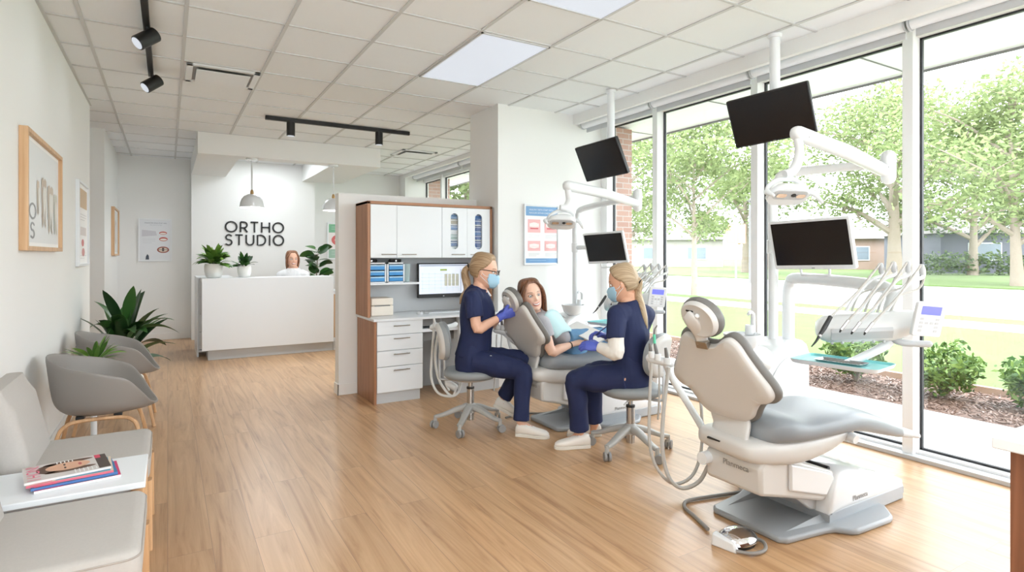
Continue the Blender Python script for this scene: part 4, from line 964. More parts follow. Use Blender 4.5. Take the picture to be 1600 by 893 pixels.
# tub chairs with bent wooden legs
def tub_chair(cx, cy, label):
    t = thing('tub_chair', label, 'chair', (cx, cy, 0), 'grey tub chairs by the left wall')
    # shell as a polar surface: phi around (0 = front +x), s from seat centre to rim
    n, ns = 48, 14; rings = []
    def rim(phi):
        b = (1 - math.cos(phi)) / 2            # 0 front, 1 back
        rx = .30 + .0 * b; ry = .305
        side = abs(math.sin(phi))
        A = abs(math.degrees(phi))
        h = .445 + (.335) * (b ** .75 if b > 0 else 0) - .0
        h = float(np.interp(A, [0, 14, 30, 45, 62, 90, 125, 155, 180], [.435, .437, .470, .55, .645, .695, .735, .775, .785]))
        return V((math.cos(phi) * (.30 if math.cos(phi) > 0 else .285), math.sin(phi) * ry, h))
    for k in range(ns + 1):
        s = k / ns; ring = []
        for i in range(n):
            phi = -PI + 2 * PI * i / n; R = rim(phi); b = (1 - math.cos(phi)) / 2
            base = .44 if s < .5 else .44
            rad = min(1, s / .52) ** .8
            z0 = .418
            wall = 0 if s < .42 else ((s - .42) / .58)
            lift = .04 * rad ** 3 + .96 * wall ** 1.15
            sq = .82 * rad + .18 * wall ** .8
            ring.append(V((R.x * sq, R.y * sq, z0 + (R.z - z0) * lift)))
        rings.append(ring)
    m = M(); m.loft(rings, caps=False); m.f.append(list(range(n - 1, -1, -1))); m.mi.append(0)
    T = Matrix.Translation((cx, cy, 0))
    sh = ob('shell', m.xf(T), 'tub_grey', t, smooth=180, solid=.012); md = sh.modifiers.new('sub', 'SUBSURF'); md.levels = md.render_levels = 1
    # bent ply legs: two trestles
    for sy in (-1, 1):
        pts = [(-.27, sy * .25, 0), (-.21, sy * .215, .30), (-.17, sy * .20, .375), (-.10, sy * .19, .395), (.08, sy * .19, .395), (.16, sy * .20, .375), (.20, sy * .215, .30), (.26, sy * .25, 0)]
        ob('leg', M().sweep([V(p) + V((cx, cy, 0)) for p in pts], .019, .012, n=12, res=5, hint=(0, 1, 0), e=.6), 'oak_leg', t)
    cr = M()
    for sx in (-.10, .09): cr.box(cx + sx - .022, cx + sx + .022, cy - .20, cy + .20, .400, .424)
    ob('cross_bar', cr, 'black_plastic', t, bevel=.004)
tub_chair(-.355, 4.52, 'grey tub armchair nearer the lounge chairs'); tub_chair(-.355, 5.80, 'grey tub armchair further back beside the floor plant')
# small plant stand between the chairs
t = thing('plant_stand', 'low round white stand between the two tub chairs', 'stand', (-.46, 5.15, 0))
ob('top', M().lathe([(.001, .50), (.17, .50), (.17, .518), (.001, .518)], Matrix.Translation((-.46, 5.15, 0)), 32), 'lam_white', t); ob('column', M().lathe([(.13, 0), (.13, .012), (.02, .02), (.018, .50)], Matrix.Translation((-.46, 5.15, 0)), 24), 'lam_white', t)
leafy('potted_plant', 'small spiky green plant in a white pot between the tub chairs', 'plant', -.46, 5.15, .518, .085, .11, [(20, .17, .014, .2, .9, .8, .03), (14, .18, .014, .7, 1.4, .5, .04)], 'leaf_mid', 14)
# floor plant
leafy('floor_plant', 'large dark green leafy plant standing behind the far tub chair', 'plant', -.36, 6.72, 0, .16, .36, [(16, .46, .046, .25, .7, 1.1, .35), (18, .44, .050, .6, 1.1, .9, .40), (12, .36, .052, 1.0, 1.45, .4, .42)], 'leaf_dark', 23)
# ---------------------------------------------------------------- dental chairs
CY = 1.93
def smooth_closed(pts, k=4):
    n = len(pts); out = []
    for i in range(n):
        p0, p1, p2, p3 = pts[i - 1], pts[i], pts[(i + 1) % n], pts[(i + 2) % n]
        for j in range(k):
            t = j / k; out.append(tuple(0.5 * (2 * p1[a] + (p2[a] - p0[a]) * t + (2 * p0[a] - 5 * p1[a] + 4 * p2[a] - p3[a]) * t * t + (3 * p1[a] - p0[a] - 3 * p2[a] + p3[a]) * t ** 3) for a in (0, 1)))
    return out
def plate_rings(outline, spec, T):
    """spec: list of (offset along normal, scale about centroid)"""
    cx = sum(p[0] for p in outline) / len(outline); cy = sum(p[1] for p in outline) / len(outline)
    return [[T @ V((cx + (p[0] - cx) * s, cy + (p[1] - cy) * s, o)) for p in outline] for o, s in spec]
def xloft(m, st, n=28, e=.55, cy=CY):
    """stations along x: (x, z bottom, z top, half width)"""
    rings = []
    for x, z0, z1, w in st:
        r = []
        for k in range(n):
            a = 2 * PI * k / n; ca, sa = math.cos(a), math.sin(a)
            r.append(V((x, cy + w * math.copysign(abs(ca) ** e, ca), (z0 + z1) / 2 + (z1 - z0) / 2 * math.copysign(abs(sa) ** e, sa))))
        rings.append(r)
    return m.loft(rings)
def interp(st, k=4):
    out = []
    for i in range(len(st) - 1):
        p0, p1, p2, p3 = st[max(i - 1, 0)], st[i], st[i + 1], st[min(i + 2, len(st) - 1)]
        for j in range(k):
            t = j / k; out.append(tuple(0.5 * (2 * b + (c - a) * t + (2 * a - 5 * b + 4 * c - d) * t * t + (3 * b - a - 3 * c + d) * t ** 3) for a, b, c, d in zip(p0, p1, p2, p3)))
    out.append(st[-1]); return out
BACK_T = frame_T(V((2.43, CY, .62)), V((0, -1, 0)), V((-.347, 0, .938)), V((.938, 0, .347)))
BACK_T = frame_T(V((2.43, CY, .62)), V((0, 1, 0)), V((-.347, 0, .938)), V((.938, 0, .347)))
def dental_chair(label):
    t = thing('dental_chair', label, 'dental chair', (2.95, CY, 0), 'dental chairs')
    RZ = Matrix.Translation((2.35, CY, 0)) @ Matrix.Rotation(math.radians(-8), 4, 'Z') @ Matrix.Translation((-2.35, -CY, 0))
    half = [(2.54, -.19), (2.57, -.222), (2.83, -.258), (2.88, -.275), (2.93, -.335), (2.97, -.348), (3.24, -.362), (3.28, -.35), (3.37, -.27), (3.38, -.25)]
    poly = [(x, CY + y) for x, y in half] + [(x, CY - y) for x, y in reversed(half)]
    b = ob('base_plate', M().prism(poly, 0, .032), 'base_grey', t, bevel=.012, seg=3)
    m = M()
    for s in (-1, 1): m.loft([[V((2.62, CY + s * .17, .031)), V((2.62, CY + s * .172, .031)), V((2.62, CY + s * .174, .031))], [V((2.93, CY + s * .15, .031)), V((2.93, CY + s * .185, .062)), V((2.93, CY + s * .22, .031))]])
    m.box(2.90, 3.64, CY - .235, CY + .235, .031, .07)
    ob('ridge', m, 'base_grey', b, bevel=.006)
    ob('skirt', M().prism([(2.915, CY - .235), (3.62, CY - .24), (3.66, CY - .22), (3.66, CY + .22), (3.62, CY + .24), (2.915, CY + .235)], 0.001, .085), 'base_grey', t, bevel=.01)
    st = interp([(2.905, .05, .12, .225), (2.925, .05, .20, .238), (2.965, .05, .262, .242), (3.04, .05, .285, .242), (3.16, .05, .272, .242), (3.36, .05, .212, .24), (3.52, .05, .155, .236), (3.62, .05, .122, .232), (3.655, .05, .105, .22), (3.665, .055, .09, .205)], 3)
    m = xloft(M(), st, 32, .36)
    ob('base_cover', m, 'gloss_white', t, smooth=70)
    ob('logo', text_mesh('Planmeca', .038, frame_T(V((3.17, CY - .2435, .105)), V((1, 0, -.0)), V((0, 0, 1)), V((0, -1, 0)))), 'cable_grey', t, smooth=0)
    ob('slot', M().sweep([(2.985, CY - .18, .278), (2.985, CY + .18, .278)], .012, n=8), 'black_plastic', t)
    prof = [(2.395, .262), (2.39, .40), (2.44, .44), (2.70, .375), (3.0, .268), (3.0, .12), (2.88, .135), (2.62, .205)]
    m = M(); m.loft([[V((x, CY + s, z)) for x, z in prof] for s in (-.205, .12)])
    ob('lift_arm', m, 'shell_cream', t, bevel=.018, seg=3)
    prof2 = [(2.60, .25), (2.60, .385), (2.95, .275), (2.97, .24), (2.90, .165)]
    for s in (-1, 1): ob('arm_cover', M().loft([[V((x, CY + s * q, z)) for x, z in prof2] for q in (.200, .222)]), 'gloss_white', t, bevel=.012, seg=3)
    m = M(); m.loft([[V((x, CY + s, z)) for x, z in [(2.70, .19), (2.95, .16), (2.95, .06), (2.86, .08)]] for s in (-.16, .16)]); ob('scissor_link', m, 'pale_grey', t, bevel=.008)
    ob('logo', text_mesh('Planmeca', .040, frame_T(V((2.3885, CY - .065, .358)), V((0, -1, 0)), V((0, 0, 1)), V((-1, 0, 0)))), 'cable_grey', t, smooth=0)
    ob('hose_port', M().sweep([(2.345, CY + .105, .36), (2.40, CY + .105, .36)], .032, n=16), 'gloss_white', t)
    st = interp([(2.355, .445, .475, .10), (2.365, .425, .50, .165), (2.41, .402, .515, .20), (2.52, .382, .52, .213), (2.70, .370, .515, .213), (2.88, .400, .515, .205), (3.02, .45, .52, .19), (3.12, .485, .52, .16), (3.14, .50, .515, .12)], 3)
    ob('seat_carriage', xloft(M(), st, 28, .5).xf(RZ), 'shell_cream', t, smooth=70)
    ob('knob', M().sweep([(3.03, CY - .17, .475), (3.03, CY - .225, .465)], [.026, .022], n=16).xf(RZ), 'gloss_white', t)
    st = interp([(2.450, .535, .545, .09), (2.463, .500, .585, .165), (2.51, .482, .622, .215), (2.60, .478, .624, .238), (2.72, .480, .600, .240), (2.92, .482, .606, .236), (3.08, .478, .604, .224), (3.24, .448, .566, .200), (3.40, .408, .508, .170), (3.52, .380, .462, .146)], 4)
    seat = ob('seat_cushion', xloft(M(), st, 32, .62).xf(RZ), 'vinyl_grey', t, smooth=80)
    st2 = interp([(3.49, .390, .458, .148), (3.58, .370, .432, .134), (3.67, .354, .404, .118), (3.74, .340, .378, .098), (3.76, .348, .364, .06)], 3)
    ob('foot_pad', xloft(M(), st2, 28, .6).xf(RZ), 'pale_grey', t, smooth=80)
    for s in (-1, 1): pass
    # backrest
    hf = [(0.0, .378), (.045, .386), (.085, .414), (.135, .430), (.178, .402), (.210, .340), (.255, .262), (.298, .195), (.305, .150), (.275, .112), (.222, .092), (.190, .055), (.160, .005), (.115, -.028), (.06, -.036)]
    out = smooth_closed([(y, w) for y, w in hf] + [(0, -.035)] + [(-y, w) for y, w in reversed(hf[1:])], 4)
    m = M().loft(plate_rings(out, [(-.036, .70), (-.040, .90), (-.030, .955), (-.010, .972), (.008, .965)], BACK_T)); ob('back_shell', m, 'shell_cream', t, smooth=50)
    m = M().loft(plate_rings(out, [(-.012, .99), (.000, 1.035), (.014, 1.042), (.026, 1.02), (.034, .95), (.036, .75), (.026, .4)], BACK_T)); ob('back_cushion', m, 'vinyl_dark', t, smooth=60)
    m = M(); q = [(.14, .07), (.06, .085), (-.02, .075), (-.07, .04), (-.13, .005), (-.165, .0)]
    pts = [BACK_T @ V((0, w, -.012)) for w in (.10, .04, -.02)] + [V((2.430, CY - .01, .560)), V((2.410, CY - .015, .51)), V((2.400, CY - .015, .455))]
    m.sweep(pts, [.085, .10, .112, .118, .120, .122], .017, n=20, res=4, hint=(0, 1, 0), e=.45); ob('back_support', m, 'shell_cream', t, smooth=60)
    ob('pivot_slot', box(2.355, 2.372, CY - .10, CY + .08, .470, .478), 'black_plastic', t, smooth=0)
    # headrest
    HT = frame_T(V((2.235, CY + .012, 1.092)), V((0, math.cos(.28), math.sin(.28) * .3)), V((-.347, 0, .938)), V((.938, 0, .347)))
    ov = [(math.cos(a) * .118 * (1 + .06 * math.sin(a)), math.sin(a) * .098) for a in [2 * PI * i / 36 for i in range(36)]]
    h = ob('headrest', M().loft(plate_rings(ov, [(-.006, .97), (.006, 1.03), (.022, 1.04), (.034, 1.0), (.042, .88), (.040, .5)], HT)), 'vinyl_dark', t, smooth=60)
    ob('headrest_shell', M().loft(plate_rings(ov, [(-.030, .70), (-.033, .84), (-.022, .93), (.004, .955)], HT)), 'shell_cream', h, smooth=50)
    ob('release_slot', M().prism(rrect(.045, .008, .003), -.0345, -.031, HT @ Matrix.Translation((.035, .045, 0))), 'black_plastic', h, smooth=0)
    a = HT @ V((.02, -.0, -.045)); b2 = BACK_T @ V((.035, .42, -.03)); b3 = BACK_T @ V((.035, .375, -.03))
    ob('headrest_stem', M().sweep([HT @ V((.045, .028, -.042)), a, b2, b3], [.026, .034, .030, .028], .014, n=18, res=4, hint=(0, 1, 0), e=.6), 'shell_cream', t, smooth=60)
    ob('release_button', M().ball(HT @ V((-.012, .028, -.036)), .012), 'gloss_white', h)
    ob('hinge', M().prism(rrect(.07, .04, .006), -.048, -.02, BACK_T @ Matrix.Translation((.03, .375, 0))), 'handle_metal', t, bevel=.003)
    return t
chair_a = dental_chair('empty dental chair in the foreground with cream back shell')
chair_b = dup(chair_a, chair_a.location + V((.10, 2.0, 0)), label='dental chair the smiling patient is sitting in')
for o in chair_b.children:      # its headrest is pushed lower
    if o.name.split('.')[0] in ('headrest', 'headrest_stem'): o.location += V((.347, 0, -.938)) * .055

# foot pedal of the near chair
t = thing('foot_pedal', 'chrome-topped foot control on a grey cable on the floor', 'foot control', (2.30, 1.86, 0))
pc = V((2.355, 1.85, 0))
ob('housing', M().loft([[pc + V(p) for p in ((-.105, .05, 0), (-.075, -.075, 0), (-.045, -.075, 0), (-.06, .06, 0))], [pc + V(p) for p in ((-.10, .045, .062), (-.073, -.06, .045), (-.05, -.06, .04), (-.065, .05, .066))]]), 'gloss_white', t, bevel=.008, smooth=60)
ob('pedal_plate', M().lathe([(.001, .014), (.098, .014), (.106, .022), (.100, .036), (.07, .056), (.03, .066), (.001, .068)], Matrix.Translation(pc + V((.03, 0, 0))) @ Matrix.Diagonal((1, .82, 1, 1)), 32), 'chrome', t, smooth=60)
ob('rubber_base', M().lathe([(.001, 0), (.092, 0), (.096, .014), (.001, .015)], Matrix.Translation(pc + V((.03, 0, 0))) @ Matrix.Diagonal((1, .82, 1, 1)), 32), 'black_plastic', t)
ob('guard_hoop', M().sweep([pc + V((-.07, -.07, .014)), pc + V((-.02, -.125, .014)), pc + V((.06, -.13, .014)), pc + V((.115, -.08, .016)), pc + V((.10, -.03, .02))], .0085, n=10, res=6), 'cable_grey', t)
ob('toggle', M().ball(pc + V((.075, -.03, .048)), .011), 'black_plastic', t)
F0 = lambda px, py: at(px, py, (CAMH - .012) * FPX / (py - HORIZ))
ob('cable', M().sweep([F0(1106, 826), F0(1085, 806), F0(1070, 792), F0(1074, 782), F0(1105, 776), F0(1160, 768), F0(1185, 765)], .010, n=10, res=6), 'cable_grey', t)
# far chair's cable on the floor
tag(ob('floor_cable', M().sweep([F0(790, 652), F0(815, 646), F0(850, 645), F0(880, 641)], .009, n=8, res=5), 'cable_grey', smooth=80), 'dark cable lying on the floor beside the occupied dental chair', 'cable')

# ---------------------------------------------------------------- assistant's instrument holders
def holder(name, label, dep, bar, tools, hoses, arm=None, extra=None):
    A, B = at(*bar[0], dep), at(*bar[1], dep)
    t = thing(name, label, 'instrument holder', A, 'suction holders')
    ob('holder_bar', M().sweep([A, B], .027, n=18, round_ends=True), 'unit_white', t)
    for (p0, p1, r, mt) in tools:
        a, b = at(*p0, dep - .03), at(*p1, dep - .03)
        s = ob('suction_handpiece', M().sweep([a, a.lerp(b, .5), b], [r * .8, r * 1.15, r], n=12, res=3), mt, t)
        ob('clip', M().sweep([b + V((0, 0, .03)), b + V((0, 0, -.012))], r * 2.1, n=14), 'unit_white', t, bevel=.004)
    for pts, r in hoses: ob('hose', M().sweep([at(a, b, d) for a, b, d in pts], r, n=10, res=6), 'hose_grey' if dep < 4 else 'hose_white', t)
    if arm: ob('arm', M().sweep(arm, .021, n=16, res=3), 'unit_white', t)
    return t
holder('suction_holder', 'white holder with three suction handpieces left of the empty chair', 3.50, ((1016, 559), (1048, 567)),
       [((1015, 536), (1018, 556), .009, 'vinyl_dark'), ((1023, 536), (1028, 560), .0095, 'rubber_grey'), ((1040, 543), (1043, 566), .0105, 'vinyl_dark')],
       [([(1018, 566, 3.46), (1015, 630, 3.44), (1015, 690, 3.40), (1026, 730, 3.38), (1052, 755, 3.36), (1082, 742, 3.40), (1096, 700, 3.46), (1096, 640, 3.50), (1090, 590, 3.55)], .0095),
        ([(1045, 574, 3.46), (1037, 640, 3.42), (1035, 700, 3.36), (1045, 745, 3.32), (1066, 762, 3.31), (1092, 752, 3.30), (1106, 728, 3.27), (1112, 716, 3.24)], .0115),
        ([(1030, 570, 3.48), (1030, 620, 3.48), (1028, 655, 3.48)], .006)],
       [at(1040, 566, 3.5), at(1050, 590, 3.5), at(1075, 630, 3.42), V((2.52, 2.16, .43))])
t = thing('suction_tip', 'teal green suction tip with a dark end on the holder', 'suction tip', at(1022, 534, 3.47)); ob('tube', M().sweep([at(1023, 536, 3.47), at(1022, 522, 3.47)], .0085, n=10), 'teal_green', t); ob('tip', M().sweep([at(1022, 522, 3.47), at(1023, 514, 3.47), at(1027, 508, 3.47)], [.006, .005, .004], n=8, res=4), 'vinyl_dark', t)
holder('suction_holder', 'white holder with suction handpieces beside the occupied chair', 4.88, ((775, 515), (793, 520)),
       [((775, 497), (777, 512), .010, 'rubber_grey'), ((783, 497), (785, 513), .010, 'rubber_grey'), ((790, 503), (793, 517), .010, 'rubber_grey')],
       [([(776, 522, 4.88), (775, 560, 4.88), (772, 610, 4.88)], .007), ([(784, 522, 4.88), (783, 540, 4.88), (783, 560, 4.88)], .007), ([(793, 524, 4.88), (799, 545, 4.88), (816, 560, 4.88), (826, 600, 4.88), (822, 630, 4.88), (812, 640, 4.90)], .012)],
       [at(787, 519, 4.88), at(799, 530, 4.88), at(822, 550, 4.88), V((2.62, 4.14, .43))])
holder('suction_holder', 'white suction holder with looping white hoses beside the drawer unit', 4.98, ((676, 511), (696, 511)),
       [((678, 497), (680, 509), .010, 'hose_white'), ((688, 497), (689, 509), .010, 'rubber_grey')],
       [([(678, 514, 4.95), (675, 555, 4.93), (674, 590, 4.9), (684, 613, 4.86), (704, 619, 4.84), (716, 612, 4.86), (721, 590, 4.92), (721, 560, 5.0), (720, 540, 5.1)], .011), ([(686, 514, 4.95), (680, 555, 4.93), (685, 590, 4.9), (698, 612, 4.86), (708, 618, 4.85), (712, 606, 4.86), (708, 600, 4.86)], .011), ([(694, 514, 4.95), (694, 560, 4.95), (696, 596, 4.92), (702, 610, 4.9)], .009)],
       [at(694, 511, 4.98), at(705, 509, 5.1), at(712, 506, 5.22)])
t = thing('hose_valve', 'white valve body hanging at the end of the looped hoses', 'valve', at(705, 601, 4.86)); ob('body', M().sweep([at(700, 598, 4.86), at(710, 604, 4.86)], .03, n=16, round_ends=True), 'unit_white', t); ob('nipple', M().sweep([at(710, 604, 4.86), at(716, 606, 4.86)], .012, n=10), 'pale_grey', t)

# ---------------------------------------------------------------- cuspidor units
def cuspidor(px, py, label, bowl_dx, dy=0):
    """px, py: lamp pole position"""
    t = thing('cuspidor_unit', label, 'dental unit', (px, py, 0), 'white cuspidor units')
    x0, x1, y0, y1 = px - .30, px + .20, py - .18, py + .16
    rings = []
    for z, ins, tx in ((0, .02, 0), (.02, 0, 0), (.56, 0, 0), (.70, .0, .0), (.76, .012, .10), (.785, .03, .17), (.795, .06, .2)):
        w = (x1 - x0) - 2 * ins - tx; d = (y1 - y0) - 2 * ins; rings.append([V(((x0 + x1) / 2 + tx / 2 + p, (y0 + y1) / 2 + q, z)) for p, q in rrect(w, d, .07, 6)])
    ob('column', M().loft(rings), 'unit_white', t, smooth=60)
    bx, by = px - bowl_dx, py - .10
    ob('bowl_support', M().sweep([(x0 + .10, py - .05, .66), (bx + .10, by, .70), (bx, by, .755)], [.12, .10, .07], [.10, .07, .05], n=20, res=4), 'unit_white', t, smooth=70)
    ob('bowl', M().lathe([(.03, .76), (.06, .765), (.10, .80), (.122, .86), (.124, .875), (.116, .875), (.095, .81), (.055, .778), (.001, .775)], Matrix.Translation((bx, by, 0)), 36), 'gloss_white', t, smooth=60)
    ob('faucet', M().sweep([(bx + .135, by + .02, .76), (bx + .135, by + .02, .95), (bx + .125, by + .015, .995), (bx + .09, by + .01, 1.012), (bx + .06, by, 1.0)], [.017, .016, .015, .013, .011], n=12, res=5), 'gloss_white', t)
    ob('faucet_block', M().lathe([(.03, .86), (.03, .92), (.026, .925), (.001, .925)], Matrix.Translation((bx + .10, by + .02, 0)), 20), 'gloss_white', t, smooth=60)
    ob('logo', text_mesh('Planmeca', .05, frame_T(V((px + .06, y0 - .0015, .655)), V((1, 0, 0)), V((0, 0, 1)), V((0, -1, 0)))), 'pale_grey', t, smooth=0)
    m = M().sweep([(x0 + .02, y0 - .002, .56), (x0 + .12, y0 - .002, .66), (x0 + .24, y0 - .002, .70), (x1 - .05, y0 - .002, .705)], .003, n=6, res=5); ob('seam', m, 'pale_grey', t)
    return t
cuspidor(3.77, 2.62, 'white spittoon unit with bowl behind the empty dental chair', .47)
cuspidor(3.80, 5.00, 'white spittoon unit with bowl behind the smiling patient', .12)

# ---------------------------------------------------------------- operating lamps
def op_lamp(label, base, ztop, joint, hinge, head, bend=.12):
    t = thing('operating_lamp', label, 'lamp', base, 'articulated operating lamps'); b = V(base); top = b + V((0, 0, ztop - base[2]))
    d = (joint - top); d.z = 0; d.normalize()
    ob('pole', M().sweep([b, b.lerp(top, .5), top - V((0, 0, bend)), top - V((0, 0, bend * .3)) + d * bend * .3, top + d * bend + V((0, 0, bend * .12)), joint + V((0, 0, .03))], [.034, .034, .034, .033, .032, .028], n=20, res=4), 'unit_white', t, smooth=70)
    dn = (hinge - joint); dn.normalize(); dh = V((dn.x, dn.y, 0)).normalized()
    ob('joint', M().sweep([joint + V((0, 0, .07)), joint + V((0, 0, -.065))], [.045, .043], n=22, round_ends=True), 'unit_white', t, smooth=60)
    ob('spring_arm', M().sweep([joint + V((0, 0, -.03)) + dn * .02, joint.lerp(hinge, .5), hinge], [.040, .045, .042], [.036, .042, .042], n=22, round_ends=True, e=.8), 'unit_white', t, smooth=60)
    m = M()
    for q in (.05, .92): m.ball(joint.lerp(hinge, q) - FW * .040 + V((0, 0, -.012)), .006, n=8)
    ob('screw', m, 'rubber_grey', t)
    H = V(head); sc = 1.0
    ob('drop_arm', M().sweep([hinge + V((0, 0, -.03)), hinge + V((0, 0, -.12)) + RT * .012, hinge.lerp(H, .62) + RT * .018, H + V((0, 0, .105)) - RT * .01], [.024, .028, .028, .022], n=16, res=5), 'unit_white', t, smooth=70)
    # head frame: x to the right of the picture, y away, z up; tipped so that the lenses look down and forward
    T = frame_T(H, RT, FW, UP) @ Matrix.Rotation(math.radians(-30), 4, 'X') @ Matrix.Rotation(math.radians(2), 4, 'Y')
    hd = M(); rings = []
    for z, w, dd, oy, ox in ((-.042, .20, .13, 0, 0), (-.040, .228, .155, 0, 0), (-.018, .236, .165, 0, 0), (.004, .215, .155, .005, .008), (.028, .165, .12, .01, .012), (.044, .115, .08, .012, .012), (.048, .07, .05, .012, .012)):
        rings.append([T @ V((p + ox, q + oy, z)) for p, q in rrect(w, dd, min(w, dd) * .44, 6)])
    h = ob('lamp_head', hd.loft(rings), 'unit_white', t, smooth=60)
    # upright visor face with the reflectors on the side facing the mouth
    fT = T @ Matrix.Translation((0, -.030, -.020)) @ Matrix.Rotation(math.radians(180), 4, 'X')
    ob('lens_panel', M().prism(rrect(.19, .085, .03), .018, .026, fT), 'pale_grey', h, bevel=.003)
    ob('reflector', M().prism(rrect(.056, .036, .014), .024, .030, fT @ Matrix.Translation((-.05, 0, 0))), 'chrome', h); ob('sensor', M().prism(ell(0, 0, .014, .014, 16), .024, .030, fT @ Matrix.Translation((.018, .003, 0))), 'black_plastic', h)
    ob('lens', M().prism(rrect(.05, .034, .014), .024, .029, fT @ Matrix.Translation((.06, -.002, 0))), 'chrome', h)
    for s in (-1, 1):
        hp = [V((s * .10, .0, -.005)), V((s * .128, -.01, -.005)), V((s * .150, -.02, -.03)), V((s * .166, -.03, -.075)), V((s * .170, -.035, -.095))]
        if s < 0: hp = [V((-.10, -.01, -.02)), V((-.126, -.025, -.022)), V((-.135, -.045, -.04)), V((-.122, -.07, -.075)), V((-.115, -.075, -.085))]
        ob('grip', M().sweep([T @ p for p in hp], [.015, .017, .014, .011, .007], n=12, res=5), 'unit_white', h, smooth=70)
    ob('yoke', M().sweep([T @ V(p) for p in ((-.115, 0, -.01), (-.10, .0, .035), (-.05, .0, .078), (.0, .0, .095), (.06, 0, .092), (.098, 0, .06), (.105, .0, .01))], [.011, .013, .015, .016, .015, .013, .011], n=12, res=5), 'unit_white', t, smooth=70)
    return t
op_lamp('white operating lamp over the empty chair, in front of the large window', (3.77, 2.62, .79), 1.97, at(1388, 262, 3.75), at(1246, 208, 3.40), at(1229, 300, 3.36))
op_lamp('white operating lamp hanging in front of the poster of teeth', (3.80, 5.02, .79), 1.88, at(996, 313, 5.5), at(887, 290, 4.75), at(877, 344, 4.7), .16)

# ---------------------------------------------------------------- monitors
def monitor(t, c, u, v, w, h, casing, bez=.014, th=.035, chin=0):
    T = ortho(V(c), u, v)
    ob('casing', M().prism(rrect(w, h, .012, 3), -th, 0, T), casing, t, bevel=.005)
    ob('screen', M().prism(rrect(w - 2 * bez, h - 2 * bez - chin, .004, 2), 0, .0015, T @ Matrix.Translation((0, chin / 2, 0))), 'screen_black', t, smooth=0)
    ob('badge', M().prism(rrect(.02, .005, .002), 0.001, .0022, T @ Matrix.Translation((0, -h / 2 + bez * .55, 0))), 'rubber_grey', t, smooth=0)
    return T
def ceiling_monitor(label, c, u, v, w, h, pole):
    t = thing('ceiling_monitor', label, 'monitor', (pole[0], pole[1], 3.0), 'black monitors hanging from ceiling poles')
    T = monitor(t, c, u, v, w, h, 'black_plastic', .012)
    ob('canopy', M().lathe([(.001, 2.999), (.05, 2.999), (.046, 2.975), (.001, 2.97)], Matrix.Translation((pole[0], pole[1], 0)), 24), 'lam_white', t)
    zb = c[2] - .02
    ob('pole', M().sweep([(pole[0], pole[1], 2.98), (pole[0], pole[1], zb)], .036, n=22), 'lam_white', t, smooth=60)
    a = T @ V((0, 0, -.035)); ob('swivel', M().sweep([V((pole[0], pole[1], zb + .02)), a.lerp(V((pole[0], pole[1], zb)), .4), a], [.03, .03, .045], n=14), 'pale_grey', t)
    ob('cable_box', M().box(-.05, .05, -.05, .05, -.075, -.035).xf(T @ Matrix.Translation((.13, .0, 0))), 'rubber_grey', t, bevel=.004)
ceiling_monitor('large tilted black monitor hanging from a ceiling pole over the empty chair', (3.654, 2.565, 2.376), (.265, -.962, .072), (-.378, -.035, .925), .56, .355, (3.79, 2.62))
ceiling_monitor('smaller tilted black monitor hanging from a ceiling pole near the poster', (3.173 * 1.05 + 0, 3.843 * 1.05, 1.4 + .806 * 1.05), (.08, -.996, .041), (-.426, .003, .905), .525, .335, (3.70, 4.32))
def arm_monitor(label, c, u, v, w, h, pole, zp):
    t = thing('arm_monitor', label, 'monitor', c, 'white framed monitors on the unit poles')
    T = monitor(t, c, u, v, w, h, 'bezel_white', .017, .032, .012)
    hp = [(-.095, -h / 2 + .004, -.015), (-.092, -h / 2 - .032, -.012), (-.075, -h / 2 - .042, -.01), (.075, -h / 2 - .042, -.01), (.092, -h / 2 - .032, -.012), (.095, -h / 2 + .004, -.015)]
    ob('handle', M().sweep([T @ V(p) for p in hp], .008, n=10, res=3), 'bezel_white', t)
    a = T @ V((0, 0, -.03)); pz = V((pole[0], pole[1], zp))
    ob('arm', M().sweep([a, a + V((.05, .02, 0)), a.lerp(pz, .6), pz], [.04, .025, .022, .03], n=14, res=3), 'unit_white', t)
    ob('clamp', M().sweep([pz + V((0, 0, .05)), pz + V((0, 0, -.05))], .042, n=20), 'unit_white', t, bevel=.004)
arm_monitor('white-framed monitor on the pole below the operating lamp of the empty chair', (3.60, 2.236, 1.468), (.058, -.998, .026), (-.233, .012, .972), .535, .335, (3.77, 2.62), 1.46)
arm_monitor('white-framed monitor above the ponytailed clinician by the window', (3.875, 4.622, 1.47), (.253, -.967, .038), (-.271, -.033, .962), .50, .332, (3.80, 5.02), 1.48)

# ---------------------------------------------------------------- delivery units with whip arms
def keypad(t, c, u, v, n, w, h):
    T = ortho(V(c), u, v)
    k = ob('keypad', M().prism(rrect(w, h, .012, 4), -.022, 0, T), 'bezel_white', t, bevel=.004)
    ob('display', M().prism(rrect(w * .68, h * .25, .003, 2), 0, .0012, T @ Matrix.Translation((0, h * .27, 0))), 'lcd_blue' if 'lcd_blue' in MATS else mat('lcd_blue', (116, 122, 226), .3, emit=(110, 116, 235), estr=.35).name, k, smooth=0)
    m = M(); m2 = M()
    for r in range(4):
        for cc in range(4):
            tgt = m2 if cc in (1, 2) and r != 1 else m
            tgt.prism(rrect(w * .12, h * .075, .003, 2), 0, .0016, T @ Matrix.Translation(((cc - 1.5) * w * .18, h * .02 - r * h * .115, 0)))
    ob('buttons', m, 'pale_grey', k, smooth=0); ob('soft_keys', m2, 'lam_white', k, smooth=0)
    return T
